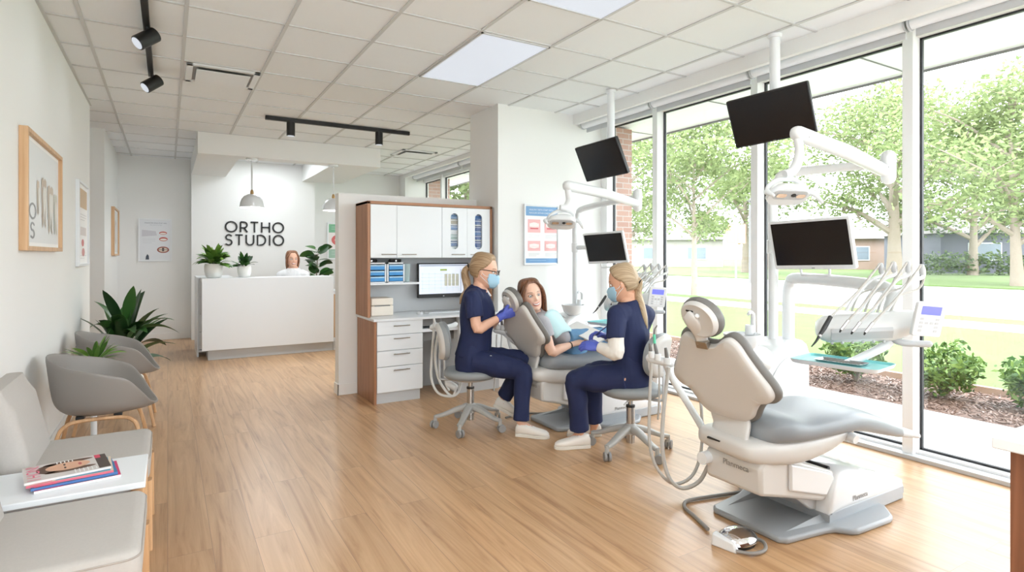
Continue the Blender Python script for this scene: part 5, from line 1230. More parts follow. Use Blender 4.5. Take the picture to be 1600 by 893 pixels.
def delivery(label, armbase):
    R = at(1350, 513, 3.15); t = thing('delivery_unit', label, 'instrument unit', R, 'instrument delivery units')
    A = at(1276, 514, 3.18); B = at(1432, 508, 3.06); ax = (B - A).normalized(); dp = V((-ax.y, ax.x, 0)).normalized(); L = (B - A).length
    T = frame_T(A, ax, dp, ax.cross(dp))
    sec = [(-.085, .012), (-.088, -.012), (-.066, -.055), (-.03, -.072), (.06, -.066), (.11, -.02), (.11, .05), (.06, .072), (-.01, .075), (-.055, .055)]
    rings = []
    for q, s, dz in ((0, .35, -.012), (.015, .72, -.006), (.05, .95, -.002), (.12, 1, 0), (.36, 1, 0), (.42, .95, .01), (.47, .82, .02), (L - .02, .62, .026), (L, .3, .03)):
        rings.append([T @ V((q, y * s, z * s + dz)) for y, z in sec])
    ob('instrument_console', M().loft(rings), 'unit_white', t, smooth=50)
    ob('front_panel', M().loft([[T @ V((q, y, z)) for y, z in ((-.0865, .008), (-.0895, -.012), (-.068, -.053), (-.060, -.05), (-.08, .01))] for q in (.05, .345)]), 'pale_grey', t, bevel=.002)
    m = M()
    for k in range(6): m.ball(T @ V((.06 + k * .05, -.045, -.072)), .008, n=8)
    ob('underside_knob', m, 'pale_grey', t)
    # whips: curved white arms and the hoses that hang over them to the handpieces
    tips = [(1376, 414, 3.22), (1396, 412, 3.20), (1418, 412, 3.18), (1440, 416, 3.16)]
    roots = [(1322, 486, 3.22), (1343, 487, 3.20), (1362, 488, 3.18), (1382, 490, 3.16)]
    ends = [(1298, 494, 3.03), (1326, 500, 3.02), (1344, 503, 3.00), (1364, 504, 2.98)]
    for i in range(4):
        a, b, c = at(*tips[i]), at(*roots[i]), at(*ends[i])
        w = ob('whip_arm', M().sweep([b, b.lerp(a, .35) + V((0, 0, .01)), b.lerp(a, .72) - V((0, 0, .012)), at(tips[i][0] + 2, tips[i][1] + 16, tips[i][2]), a], [.011, .010, .009, .011, .008], n=10, res=5), 'unit_white', t, smooth=70)
        ob('pulley', M().sweep([a + V((0, 0, .004)), at(tips[i][0] + 1, tips[i][1] + 11, tips[i][2])], .014, .010, n=12, round_ends=True), 'pale_grey', w)
        ob('hose', M().sweep([c, c.lerp(a, .5) - V((0, 0, .016)), c.lerp(a, .88) + V((0, 0, .004)), a + V((0, 0, .006)), at(tips[i][0] + 5, tips[i][1] + 10, tips[i][2]), at(tips[i][0] - 4, tips[i][1] + 34, tips[i][2] + .02), b.lerp(a, .3) + V((0, 0, .02)) + RT * .02, b + RT * .03], .0062, n=8, res=5), 'hose_grey', t)
        if i == 0:
            h = ob('handpiece', M().sweep([c, at(1288, 512, 3.02), at(1281, 523, 3.01)], [.011, .0125, .009], n=12), 'black_plastic', t)
            ob('tip', M().sweep([at(1281, 523, 3.01), at(1275, 533, 3.0), at(1268, 541, 2.99)], [.008, .006, .003], n=10, res=3), 'black_plastic', h); ob('ring', M().sweep([at(1281.5, 522, 3.01), at(1280, 525, 3.01)], .0105, n=12), 'steel', h)
        else:
            e2 = at(ends[i][0] - 12, ends[i][1] + 15, ends[i][2]); h = ob('handpiece', M().sweep([c, e2], [.0085, .0075], n=12), 'steel', t); ob('tip', M().sweep([e2, at(ends[i][0] - 14, ends[i][1] + 19, ends[i][2])], [.006, .004], n=8), 'black_plastic', h)
    cn = M(); cn.col = None
    KT = keypad(t, (3.192 * 1.03, 1.371 * 1.03, 1.4 - .317 * 1.03), (.888, -.453, -.081), (-.013, -.202, .979), 0, .152, .176)
    ob('keypad_arm', M().sweep([T @ V((L - .03, .02, .015)), (T @ V((L - .03, .02, .015))).lerp(KT @ V((0, 0, -.022)), .5), KT @ V((0, 0, -.022))], [.03, .022, .02], n=12, res=2), 'unit_white', t)
    ob('handle_bar', M().sweep([T @ V((.36, -.01, -.06)), T @ V((.40, -.03, -.085)), T @ V((.52, -.035, -.095))], [.018, .018, .017], n=14, res=3, round_ends=True), 'pale_grey', t)
    ab = V(armbase); el = V((ab.x, ab.y, 1.235)); e1 = at(1330, 446, 3.55); e2 = at(1392, 449, 3.27); e2.z = 1.2; e1.z = 1.23; q = (e1 - el); q.z = 0; q.normalize()
    ob('arm', M().sweep([ab, ab.lerp(el, .6), el - V((0, 0, .10)), el - V((0, 0, .03)) + q * .03, el + q * .11, e1, e2, e2 + V((0, 0, -.12)) - RT * .01, T @ V((.40, .04, .03))], [.042, .042, .041, .04, .04, .038, .036, .034, .04], n=18, res=4), 'unit_white', t, smooth=70)
    # tray arm and tray
    tc = V((3.082, 1.738, .812))
    ob('tray_arm', M().sweep([T @ V((.36, .0, -.05)), T @ V((.33, .0, -.10)), V((3.20, 1.72, .835)), tc], [.024, .024, .022, .02], n=14, res=4), 'unit_white', t, smooth=70)
    TT = Matrix.Translation(tc) @ Matrix.Rotation(math.radians(8), 4, 'Z')
    tr = ob('tray', M().loft([[TT @ V((p, r, z)) for p, r in rrect(w, d, .035, 5)] for z, w, d in ((0, .24, .40), (.006, .265, .425), (.024, .28, .44), (.024, .272, .432), (.010, .255, .415))]), 'lam_white', t, smooth=40)
    ob('tray_liner', M().loft([[TT @ V((p, r, z)) for p, r in rrect(w, d, .033, 5)] for z, w, d in ((.0105, .252, .412), (.0125, .256, .416), (.0255, .274, .434), (.0255, .268, .428), (.0135, .250, .410))]), 'teal', tr, smooth=40)
    # steel instrument tray resting on it
    return t, TT
du, TT = delivery('instrument console with four whip arms and teal tray over the empty chair', (3.86, 2.56, .78))
def instr_tray(TT, label):
    t = thing('instrument_tray', label, 'tray', TT @ V((0, 0, .0135)))
    IT = TT @ Matrix.Translation((-.005, 0, .0137)) @ Matrix.Rotation(math.radians(-2), 4, 'Z')
    ob('dish', M().loft([[IT @ V((p, r, z)) for p, r in rrect(w, d, .012, 4)] for z, w, d in ((0, .10, .22), (.012, .118, .238), (.012, .112, .232), (.002, .096, .216))]), 'steel', t, smooth=40)
    for k in range(3): ob('probe', M().sweep([IT @ V((-.028 + k * .026, -.09, .008)), IT @ V((-.022 + k * .024, .085, .009))], [.0035, .0025], n=8), 'steel', t)
instr_tray(TT, 'small steel dish of probes lying on the teal tray')
du2 = dup(du, du.location + (at(986, 474, 5.25) - at(1350, 513, 3.15)), label='instrument console with whip arms behind the ponytailed clinician')

# ---------------------------------------------------------------- stools
def stool(label, seat_z):
    t = thing('clinic_stool', label, 'stool', (0, 0, 0), 'wheeled clinic stools')
    for k in range(5):
        a = PI + k * 2 * PI / 5; d = V((math.cos(a), math.sin(a), 0)); p = V((-d.y, d.x, 0))
        ob('star_leg', M().sweep([d * .02 + V((0, 0, .165)), d * .10 + V((0, 0, .150)), d * .22 + V((0, 0, .105)), d * .285 + V((0, 0, .092))], [.032, .030, .024, .021], [.024, .022, .016, .013], n=14, res=3, hint=p, e=.6), 'stool_arm', t, smooth=60)
        w = d * .285; cd = V((math.cos(a + .9), math.sin(a + .9), 0)); s = V((-cd.y, cd.x, 0))
        c = ob('caster', M().sweep([w + V((0, 0, .10)), w + V((0, 0, .05))], [.013, .016], n=12), 'stool_arm', t)
        for q in (-1, 1): ob('wheel', M().sweep([w + cd * .012 + s * (q * .006) + V((0, 0, .031)), w + cd * .012 + s * (q * .024) + V((0, 0, .031))], .031, n=20), 'wheel_grey', c, bevel=.003)
    ob('hub', M().lathe([(.045, .125), (.048, .175), (.034, .195), (.026, .20)], None, 24), 'stool_arm', t, smooth=60)
    ob('gas_lift', M().lathe([(.030, .06), (.030, seat_z - .16)], None, 22), 'steel', t, smooth=60); ob('sleeve', M().lathe([(.032, seat_z - .165), (.032, seat_z - .150), (.020, seat_z - .148)], None, 22), 'black_plastic', t); ob('piston', M().lathe([(.018, seat_z - .16), (.018, seat_z - .08)], None, 16), 'steel', t)
    rings = []
    for z, s in ((seat_z - .068, .80), (seat_z - .066, .92), (seat_z - .045, 1.0), (seat_z - .020, .995), (seat_z - .004, .93), (seat_z + .002, .80), (seat_z + .0, .4)):
        rings.append([V((.215 * s * math.copysign(abs(math.cos(a)) ** .8, math.cos(a)), .205 * s * math.copysign(abs(math.sin(a)) ** .8, math.sin(a)), z)) for a in [2 * PI * i / 40 for i in range(40)]])
    ob('seat', M().loft(rings), 'stool_vinyl', t, smooth=70)
    rings = [[V((.21 * s * math.cos(a) - .0, .19 * s * math.sin(a), z)) for a in [2 * PI * i / 32 for i in range(32)]] for z, s in ((seat_z - .105, .30), (seat_z - .10, .45), (seat_z - .085, .75), (seat_z - .066, .90))]
    ob('seat_pan', M().loft(rings), 'shell_cream', t, smooth=60)
    # back bar and pad at -x
    ob('back_bar', M().sweep([(-.10, 0, seat_z - .085), (-.225, 0, seat_z - .085), (-.25, 0, seat_z - .04), (-.245, 0, seat_z + .20)], [.02, .022, .02, .018], .010, n=12, res=4, hint=(0, 1, 0)), 'pale_grey', t)
    ob('lever', M().sweep([(-.04, .10, seat_z - .09), (-.06, .22, seat_z - .095)], .006, n=8, round_ends=True), 'pale_grey', t)
    BT = frame_T(V((-.235, 0, seat_z + .225)), V((0, 1, 0)), V((-.12, 0, .99)).normalized(), V((.99, 0, .12)).normalized())
    ov = [(math.copysign(abs(math.cos(a)) ** .75, math.cos(a)) * .155, math.copysign(abs(math.sin(a)) ** .8, math.sin(a)) * .152) for a in [2 * PI * i / 40 for i in range(40)]]
    bend = lambda rr: rr
    r = plate_rings(ov, [(-.008, .98), (.010, 1.02), (.032, 1.0), (.044, .88), (.046, .5)], Matrix.Identity(4)); sh = plate_rings(ov, [(-.034, .70), (-.036, .86), (-.024, .95), (-.006, .985)], Matrix.Identity(4))
    for rr in (r, sh):
        for ring in rr:
            for k, p in enumerate(ring): ring[k] = BT @ V((p.x, p.y, p.z + 1.6 * p.x * p.x))
    ob('back_pad', M().loft(r), 'stool_vinyl', t, smooth=60); ob('back_shell', M().loft(sh), 'shell_cream', t, smooth=60)
    return t
st1 = stool('grey wheeled stool under the assistant with glasses', .478); st1.location = (2.119, 4.209, 0); st1.rotation_euler = (0, 0, math.radians(-26))
st2 = dup(st1, (2.845, 3.11, 0), math.radians(158), 'grey wheeled stool under the clinician with white sleeves')
for o in st2.children:
    if o.name.split('.')[0] in ('back_bar', 'back_pad', 'back_shell', 'lever'): o.rotation_euler = (0, 0, math.radians(-46))
# ---------------------------------------------------------------- people
def sstep(x): x = max(0.0, min(1.0, x)); return x * x * (3 - 2 * x)
def lut(tab, z):
    if z >= tab[0][0]: return tab[0][1:]
    for a, b in zip(tab, tab[1:]):
        if z >= b[0]:
            t = (z - b[0]) / (a[0] - b[0]); return tuple(q + (p - q) * t for p, q in zip(a[1:], b[1:]))
    return tab[-1][1:]
HEADT = [(.1150, -.004, -.030, .020), (.108, .026, -.058, .043), (.095, .050, -.078, .058), (.075, .069, -.092, .068), (.050, .080, -.099, .0735), (.020, .085, -.101, .0755), (-.008, .083, -.099, .0745),
         (-.035, .084, -.091, .0705), (-.060, .083, -.074, .0650), (-.080, .082, -.050, .0580), (-.098, .080, -.022, .0475), (-.112, .074, .004, .0330), (-.120, .060, .022, .0200)]
def g2(y, z, cy, cz, sy, sz): return math.exp(-((y - cy) / sy) ** 2 - ((z - cz) / sz) ** 2)
def head_pt(z, phi, feat=True, off=0.0):
    f, b, w = lut(HEADT, z); cx = (f + b) / 2; a = (f - b) / 2; ca, sa = math.cos(phi), math.sin(phi); e = .92
    x = cx + (a + off) * math.copysign(abs(ca) ** e, ca); y = (w + off) * math.copysign(abs(sa) ** e, sa)
    if feat and ca > 0:
        d = 0
        d += .005 * g2(y, z, 0, .002, .008, .014) + .0115 * g2(y, z, 0, -.016, .0085, .016) + .0155 * g2(y, z, 0, -.030, .0105, .0095) + .008 * (g2(y, z, .012, -.036, .006, .006) + g2(y, z, -.012, -.036, .006, .006))
        d -= .009 * (g2(y, z, .032, -.002, .017, .011) + g2(y, z, -.032, -.002, .017, .011))
        d += .0035 * g2(y, z, 0, .022, .05, .010)
        d += .004 * (g2(y, z, .042, -.036, .018, .018) + g2(y, z, -.042, -.036, .018, .018))
        d += .0065 * g2(y, z, 0, -.062, .022, .0065) + .006 * g2(y, z, 0, -.076, .018, .006) - .004 * g2(y, z, 0, -.069, .024, .0025) - .003 * g2(y, z, 0, -.087, .02, .006) + .007 * g2(y, z, 0, -.103, .016, .012)
        x += d * ca
    return V((x, y, z))
def head_grid(feat=True, offf=None, nz=44, n=56):
    rings = []
    for i in range(nz + 1):
        s = i / nz; z = -.120 + .235 * (0.5 - 0.5 * math.cos(PI * s)) if True else 0
        ring = []
        for k in range(n):
            phi = 2 * PI * k / n; o = offf(z, phi) if offf else 0; p = head_pt(z, phi, feat, o)
            if offf: p.z = z + o * (sstep((z - .05) / .06) * .95)
            ring.append(p)
        rings.append(ring)
    return rings
def apply_T(rings, T): return [[T @ p for p in r] for r in rings]
def remesh(name, m, material, parent=None, vox=.006, it=2, disp=None, color=None, label=None, fac=.5):
    off = ORG.get(parent.name, V((0, 0, 0))) if parent is not None else V((0, 0, 0))
    me = bpy.data.meshes.new('tmp'); me.from_pydata([tuple(v - off) for v in m.v], [], m.f); me.update()
    bm = bmesh.new(); bm.from_mesh(me); bmesh.ops.recalc_face_normals(bm, faces=bm.faces); bm.to_mesh(me); bm.free()
    o = bpy.data.objects.new('tmp', me); COL.objects.link(o)
    md = o.modifiers.new('r', 'REMESH'); md.mode = 'VOXEL'; md.voxel_size = vox; md.adaptivity = 0
    if it: sm = o.modifiers.new('s', 'SMOOTH'); sm.factor = fac; sm.iterations = it
    dg = bpy.context.evaluated_depsgraph_get(); out = bpy.data.meshes.new_from_object(o.evaluated_get(dg))
    bpy.data.objects.remove(o); bpy.data.meshes.remove(me); out.name = name
    if disp:
        co = [v.co.copy() for v in out.vertices]; no = [v.normal.copy() for v in out.vertices]
        for v, c, q in zip(out.vertices, co, no): v.co = c + q * disp(c + off, q)
    out.materials.clear(); out.materials.append(MATS[material])
    if color:
        a = out.color_attributes.new('Col', 'FLOAT_COLOR', 'POINT'); buf = []
        for v in out.vertices: buf += list(color(v.co + off)) + [1.0]
        a.data.foreach_set('color', buf)
    out.polygons.foreach_set('use_smooth', [True] * len(out.polygons)); out.update()
    r = bpy.data.objects.new(name, out); COL.objects.link(r)
    if parent is not None: r.parent = parent; ORG[r.name] = off
    if label: r['label'] = label
    return r
def folds(amp, sc, seed=0, axis=(1, 1, .45)):
    def f(p, n):
        q = V((p.x * axis[0], p.y * axis[1], p.z * axis[2])) * sc + V((seed * 7.1, seed * 3.3, seed))
        a = noise.noise(q); b = noise.noise(q * 2.3 + V((5, 1, 2)))
        return amp * ((1 - abs(a) * 2.2) * .6 + b * .5)
    return f
def head_frame(c, fwd, up, s):
    x = V(fwd).normalized(); u = V(up); y = u.cross(x).normalized(); z = x.cross(y)
    T = Matrix.Identity(4)
    for i in range(3): T[i][0] = x[i] * s; T[i][1] = y[i] * s; T[i][2] = z[i] * s; T[i][3] = c[i]
    return T
def hand(m, w, d, nrm, th, curl=.5, grow=0.0, spread=.0, sc=1.0, thumb=.35, per=None):
    """w wrist, d towards the fingers, nrm palm side, th towards the thumb"""
    w = V(w); d = V(d).normalized(); th = V(th); th = (th - d * th.dot(d)).normalized(); n = d.cross(th); n = n if n.dot(V(nrm)) > 0 else -n
    m.sweep([w - d * .02 * sc, w + d * .015 * sc, w + d * .05 * sc, w + d * .085 * sc], [.026 * sc + grow, .031 * sc + grow, .039 * sc + grow, .037 * sc + grow], [.019 * sc + grow, .018 * sc + grow, .016 * sc + grow, .0125 * sc + grow], n=16, hint=th, res=3, round_ends=True)
    for i, (o, L) in enumerate(((.028, .070), (.0095, .078), (-.009, .073), (-.0265, .057))):
        p = w + d * (.080 - (.004 if i in (0, 3) else 0)) * sc + th * o * sc; a = 0.12; dd = d + th * (o * spread * 8); dd.normalize(); pts = [p - d * .01]; c = (per[i] if per else curl)
        for k, q in enumerate((.45, .31, .24)):
            a += c * (.55, .75, .6)[k]; v = dd * math.cos(a) + n * math.sin(a); pts.append(p); p = p + v * L * q * sc
        pts.append(p); m.sweep(pts, [.0095 * sc + grow, .0095 * sc + grow, .0088 * sc + grow, .0080 * sc + grow, .0066 * sc + grow], n=10, res=2, round_ends=True)
    b = w + d * .018 * sc + th * .026 * sc; v = (d * .72 + th * .62 + n * thumb).normalized(); v2 = (d * .95 + th * .22 + n * (thumb + .25)).normalized()
    m.sweep([b - v * .012 * sc, b + v * .012 * sc, b + v * .040 * sc, b + v * .040 * sc + v2 * .030 * sc], [.012 * sc + grow, .0125 * sc + grow, .0105 * sc + grow, .0078 * sc + grow], n=10, res=2, round_ends=True)
    return m
def shoe(parent, heel, toe, up=(0, 0, 1), L=.265):
    heel, toe = V(heel), V(toe); x = (toe - heel).normalized(); y = V(up).cross(x).normalized(); z = x.cross(y); T = frame_T(heel, x, y, z)
    prof = [(0.0, .022), (.02, .032), (.07, .035), (.12, .037), (.18, .044), (.22, .043), (.25, .032), (.265, .012)]
    pts = [(a, b) for a, b in prof] + [(a, -b) for a, b in reversed(prof)]; pts = smooth_closed(pts, 3)
    s = ob('shoe', M().loft([[T @ V((p, q, zz)) for p, q in pts] for zz in (0.0, .004, .024)]), 'sole_white', parent, bevel=.004, smooth=50)
    m = M(); rings = []
    for xx, w, h, zc in ((.002, .024, .075, 0), (.015, .032, .100, 0), (.05, .036, .104, 0), (.085, .038, .098, 0), (.12, .040, .086, 0), (.16, .044, .073, 0), (.20, .046, .064, 0), (.235, .040, .054, 0), (.257, .024, .042, 0), (.262, .008, .028, 0)):
        r = []
        for k in range(24):
            a = 2 * PI * k / 24; r.append(T @ V((xx, w * math.copysign(abs(math.cos(a)) ** .75, math.cos(a)), .018 + (h - .018) * (.5 + .5 * math.copysign(abs(math.sin(a)) ** .7, math.sin(a))))))
        rings.append(r)
    ob('upper', m.loft(rings), 'shoe_white', s, smooth=80)
    l = M()
    for k in range(5):
        xx = .098 + k * .017; h = .092 - k * .0060; l.sweep([T @ V((xx, -.020, h - .006)), T @ V((xx + .004, 0, h + .0025)), T @ V((xx, .020, h - .006))], .0028, n=6, res=3)
    l.sweep([T @ V((.095, -.006, .085)), T @ V((.088, -.022, .098)), T @ V((.10, -.03, .084))], .0022, n=6, res=3); l.sweep([T @ V((.095, .006, .085)), T @ V((.088, .024, .098)), T @ V((.10, .03, .084))], .0022, n=6, res=3)
    ob('laces', l, 'elastic', s); return s
SKINS = {'fair': (226, 180, 156), 'warm': (222, 172, 144), 'pale': (232, 192, 170)}
def build_body(label, sp):
    """sp: joints in world space; returns the body mesh object"""
    T = sp['head']; Ti = T.inverted(); m = M(); R = sp.get('thin', 0.0); lat = sp['lat']
    m.loft(apply_T(head_grid(True), T))
    for s in (1, -1): m.ball((0, 0, 0), .014, .006, .030, n=12, T=T @ Matrix.Translation((-.010, s * .0775, -.012)) @ Matrix.Rotation(s * .35, 4, 'Z') @ Matrix.Rotation(-.15, 4, 'Y'))
    hs = T.to_scale()[0]
    m.sweep([sp['neck'] - V((0, 0, .03)), sp['neck'] + (T @ V((-.022, 0, -.085)) - sp['neck']) * .5, T @ V((-.020, 0, -.07))], [.062, .051, .053], n=18, res=3)
    tor = sp['torso']; tw = sp.get('tw', [.150, .122, .130, .135, .075]); td = sp.get('td', [.105, .088, .105, .085, .055])
    m.sweep(tor, tw, td, n=24, hint=lat, res=4, round_ends=True)
    for k in ('r', 'l'):
        sh, el, wr = sp['sh' + k], sp['el' + k], sp['wr' + k]
        m.sweep([sp['torso'][3], sh], [.07, .055], n=14, round_ends=True)
        m.sweep([sh, sh.lerp(el, .5), el, el.lerp(wr, .35), el.lerp(wr, .75), wr], [.050, .044, .0385, .040, .031, .0255], [.050, .044, .0385, .038, .029, .021], n=16, res=3, round_ends=True)
        hd = sp['hand' + k]; hand(m, wr, *hd[:3], curl=hd[3], sc=hs * .97, **(hd[4] if len(hd) > 4 else {}))
        hp, kn, an = sp['hip' + k], sp['kn' + k], sp['an' + k]
        m.sweep([hp, hp.lerp(kn, .5), kn, kn.lerp(an, .35), kn.lerp(an, .8), an], [.075, .066, .050, .050, .034, .032], n=16, res=3, round_ends=True)
        ft = sp.get('ft' + k)
        if ft: m.sweep([an + V((0, 0, .02)), an, ft[0].lerp(ft[1], .5) + V((0, 0, .03)), ft[0].lerp(ft[1], .85) + V((0, 0, .022))], [.030, .030, .028, .02], n=12, res=3, round_ends=True)
    base = V(srgb(*SKINS[sp['skin']])); lipc = V(srgb(200, 112, 108)); brow = V(srgb(*sp.get('brow', (120, 88, 66)))); blush = V(srgb(226, 150, 130)); lash = V(srgb(70, 50, 44)); lid = V(srgb(206, 158, 136))
    def color(p):
        q = Ti @ p; c = base.copy()
        if q.x > .02 and abs(q.y) < .09 and -.13 < q.z < .13:
            smile = sp.get('smile', 0); zc = q.z - smile * 2.4 * abs(q.y) ** 1.6
            y = abs(q.y)
            c = c.lerp(blush, .45 * g2(y, q.z, .046, -.038, .016, .016)); c = c.lerp(blush, .3 * g2(y, q.z, 0, -.032, .012, .012))
            wl = (.031 if smile else .022); k = math.exp(-(y / wl) ** 6) * (math.exp(-((zc + .0615) / .0042) ** 4) + math.exp(-((zc + .077) / .0050) ** 4)); c = c.lerp(lipc, min(1, k) * .85)
            if smile: c = c.lerp(V(srgb(120, 50, 48)), min(1, math.exp(-(y / .0265) ** 6) * math.exp(-((zc + .0685) / .0055) ** 4)))
            bz = .0235 - (y - .034) ** 2 * 9 ; c = c.lerp(brow, .8 * math.exp(-((q.z - bz) / .0034) ** 2) * sstep((y - .014) / .006) * sstep((.056 - y) / .01))
            r = math.hypot((y - .032) / 1.45, q.z + .002); c = c.lerp(lid, .8 * math.exp(-(r / .014) ** 4)); c = c.lerp(lash, .85 * math.exp(-((r - .0092) / .0022) ** 2) * (1 if q.z > -.004 else .35))
        return c
    b = remesh('person', m, 'skin', None, vox=.0042, it=2, color=color, fac=.4)
    b['label'] = label; b['category'] = 'person'
    if sp.get('eyes', True):
        for s in (1, -1):
            e = M(); C0 = V((.0682, s * .032, -.003)); look = V(sp.get('look', (1, 0, 0))).normalized(); n = 20
            ax = look; e1 = ax.cross(V((0, 0, 1))).normalized(); e2 = ax.cross(e1)
            rings = []
            for i in range(1, n):
                a = PI * i / n; r = .0108
                rings.append(([T @ (C0 + ax * r * math.cos(a) + (e1 * math.cos(2 * PI * k / n) + e2 * math.sin(2 * PI * k / n)) * r * math.sin(a)) for k in range(n)], a))
            cols = [srgb(20, 18, 18) if a < .24 else (srgb(88, 96, 96) if a < .5 else srgb(240, 238, 236)) for _, a in rings]
            o0 = 0; e.loft([r for r, _ in rings]); e.vc = [c for c in cols for _ in range(n)]
            ob('eye', e, 'eye', b, smooth=180)
    if sp.get('smile'):
        t = M(); top, bot = [], []
        for i in range(13):
            y = -.0245 + .049 * i / 12; p = head_pt(-.067, math.asin(max(-1, min(1, y / .0605))), False); zz = sp['smile'] * 2.4 * abs(y) ** 1.6; k = 1 - (abs(y) / .0255) ** 4
            top.append(T @ V((p.x + .0080, y, -.0640 + zz))); bot.append(T @ V((p.x + .0080, y, -.0640 + zz - .0082 * max(k, .1))))
        t.loft([top, bot], caps=False, closed=False); ob('teeth', t, 'teeth', b, solid=.003)
    return b
def hair_cap(m, T, low=-.088, vol=.013, front=.073, side=.0, temple=-.03):
    def off(z, phi):
        a = abs(math.degrees((phi + PI) % (2 * PI) - PI))
        if a < 38: zl = front
        elif a < 72: zl = front + (side - front) * (a - 38) / 34
        elif a < 92: zl = side + (temple - side) * (a - 72) / 20
        elif a < 112: zl = temple + (low - temple) * (a - 92) / 20
        else: zl = low
        k = sstep((z - zl + .004) / .034); return vol * k - .010 * (1 - k)
    m.loft(apply_T(head_grid(False, off), T)); return m
def hair_color(T, mode='back', tail=None):
    Ti = T.inverted()
    def c(p):
        q = Ti @ p
        if mode == 'back':
            if q.x < -.10 or q.z < -.10: return (q.y * 2.2 + .5 + q.x * .5, q.z * 1.5, 0)
            return (math.atan2(q.y, q.z + .03) / 3.0, q.x * 1.5, 0)
        return (math.atan2(q.y, q.x + .02) / 2.2, q.z * 1.6, 0)
    return c
def strands(amp, T, mode):
    hc = hair_color(T, mode)
    return lambda p, n: amp * noise.noise(V((hc(p)[0] * 42, hc(p)[1] * 2.5, 1.7)))
def scrub_top(b, sp, mat_='navy', widths=None, hem_drop=.0, sleeve=.62, seed=1, vneck=True):
    m = M(); tor = sp['torso']; lat = sp['lat']; tw, td = widths or ([.178, .152, .160, .160, .092], [.140, .120, .136, .104, .070])
    low = tor[0] + (tor[0] - tor[1]).normalized() * hem_drop
    m.sweep([low] + list(tor[1:]), tw, td, n=28, hint=lat, res=4)
    for k in ('r', 'l'):
        sh, el = sp['sh' + k], sp['el' + k]; e = sh.lerp(el, sleeve)
        m.sweep([sp['torso'][3], sp['torso'][3].lerp(sh, .7), sh], [.085, .080, .066], [.085, .076, .066], n=16, round_ends=True)
        m.sweep([sh, sh.lerp(e, .5), e], [.066, .066, .064], n=18, res=3)
    return remesh('scrub_top', m, mat_, b, vox=.006, it=4, disp=folds(.0085, 8, seed))
def trousers(b, sp, mat_='navy', seed=2, r=(.098, .092, .074, .066, .062, .064), name='scrub_trousers', cut=.02, seat=(.172, .135)):
    m = M(); tor = sp['torso']
    m.sweep([tor[0] - (tor[1] - tor[0]).normalized() * .06, tor[0], tor[0].lerp(tor[1], .6)], [seat[0] * .95, seat[0], seat[0] * .9], [seat[1], seat[1], seat[1] * .85], n=26, hint=sp['lat'], res=3, round_ends=True)
    for k in ('r', 'l'):
        hp, kn, an = sp['hip' + k], sp['kn' + k], sp['an' + k]; e = an + (kn - an).normalized() * cut
        m.sweep([hp, hp.lerp(kn, .5), kn, kn.lerp(e, .4), kn.lerp(e, .8), e], r, n=20, res=4)
        m.ball(kn, r[2] * 1.03)
    return remesh(name, m, mat_, b, vox=.006, it=4, disp=folds(.0095, 7, seed))
def face_mask(b, T):
    m = M(); rows = []
    zs = [-.118, -.104, -.088, -.072, -.056, -.040, -.024, -.014]
    for i, z in enumerate(zs):
        r = []
        for k in range(25):
            a = (-1 + 2 * k / 24) * math.radians(66 - 10 * abs(i - 3.5) / 3.5); p = head_pt(max(z, -.116), a, False)
            bump = .028 * math.exp(-(a / .55) ** 2) * (math.sin(PI * (i + .8) / 8.6)) + .006; p.x += bump * math.cos(a); p.y += .004 * math.sin(a)
            p.z = z; p.x += .0025 * ((i % 2) * 2 - 1) * (1 if 1 < i < 6 else 0); r.append(T @ p)
        rows.append(r)
    k = ob('face_mask', M().loft(rows, caps=False, closed=False), 'mask_blue', b, smooth=180, solid=.003)
    lp = M()
    for s in (1, -1):
        for z0 in (-.034, -.090):
            p = head_pt(z0, s * math.radians(60), False, .004); lp.sweep([T @ p, T @ V((.022, s * .078, (z0 - .01) / 2 - .01)), T @ V((-.012, s * .083, -.004 if z0 > -.05 else -.036))], .0018, n=6, res=4)
    ob('ear_loop', lp, 'elastic', k); return k
def glove(b, wr, hd, sc, arm):
    m = M(); hand(m, wr, *hd[:3], curl=hd[3], sc=sc, grow=.0022, **(hd[4] if len(hd) > 4 else {})); wr = V(wr); d = (V(arm) - wr).normalized()
    m.sweep([wr - d * .02, wr + d * .02, wr + d * .055], [.028, .031, .036], [.024, .028, .034], n=16)
    return remesh('glove', m, 'glove', b, vox=.004, it=2, fac=.4, disp=folds(.0012, 40, 5))

# --- assistant with glasses, sitting left of the occupied chair
d0 = 4.68
fw1 = (RT * .98 - FW * .16).normalized(); lat1 = V((0, 0, 1)).cross(fw1)
H1 = head_frame(at(757.5, 422, d0), fw1 * .985 + V((0, 0, -.17)), V((0, 0, 1)), 1.13)
sp = dict(head=H1, lat=lat1, skin='fair', neck=at(751, 452, d0), torso=[at(739, 556, d0), at(744, 520, d0), at(746, 488, d0), at(745, 463, d0), at(749, 448, d0)],
          shr=at(738, 466, d0 - .155), elr=at(746, 514, d0 - .20), wrr=at(786, 493, d0 - .10), handr=(RT * .93 + V((0, 0, .32)) + FW * .15, FW * .6 + V((0, 0, -.75)), V((0, 0, .8)) - FW * .4, .55),
          shl=at(753, 464, d0 + .15), ell=at(766, 506, d0 + .16), wrl=at(787, 489, d0 + .04), handl=(RT * .9 + V((0, 0, .35)), -FW * .8 + V((0, 0, -.4)), V((0, 0, .9)) + FW * .2, .5),
          hipr=at(742, 562, d0 - .085), knr=at(816, 580, 4.52), anr=at(814, 660, 4.46), hipl=at(745, 558, d0 + .085), knl=at(822, 564, 4.74), anl=at(786, 622, 4.80),
          ftr=(at(812, 675, 4.46), at(852, 680, 4.42)), ftl=(at(776, 626, 4.80), at(801, 646, 4.76)), look=(1, 0, -.25), brow=(128, 98, 74))
p1 = build_body('person with a blonde ponytail, glasses and blue mask in navy scrubs', sp)
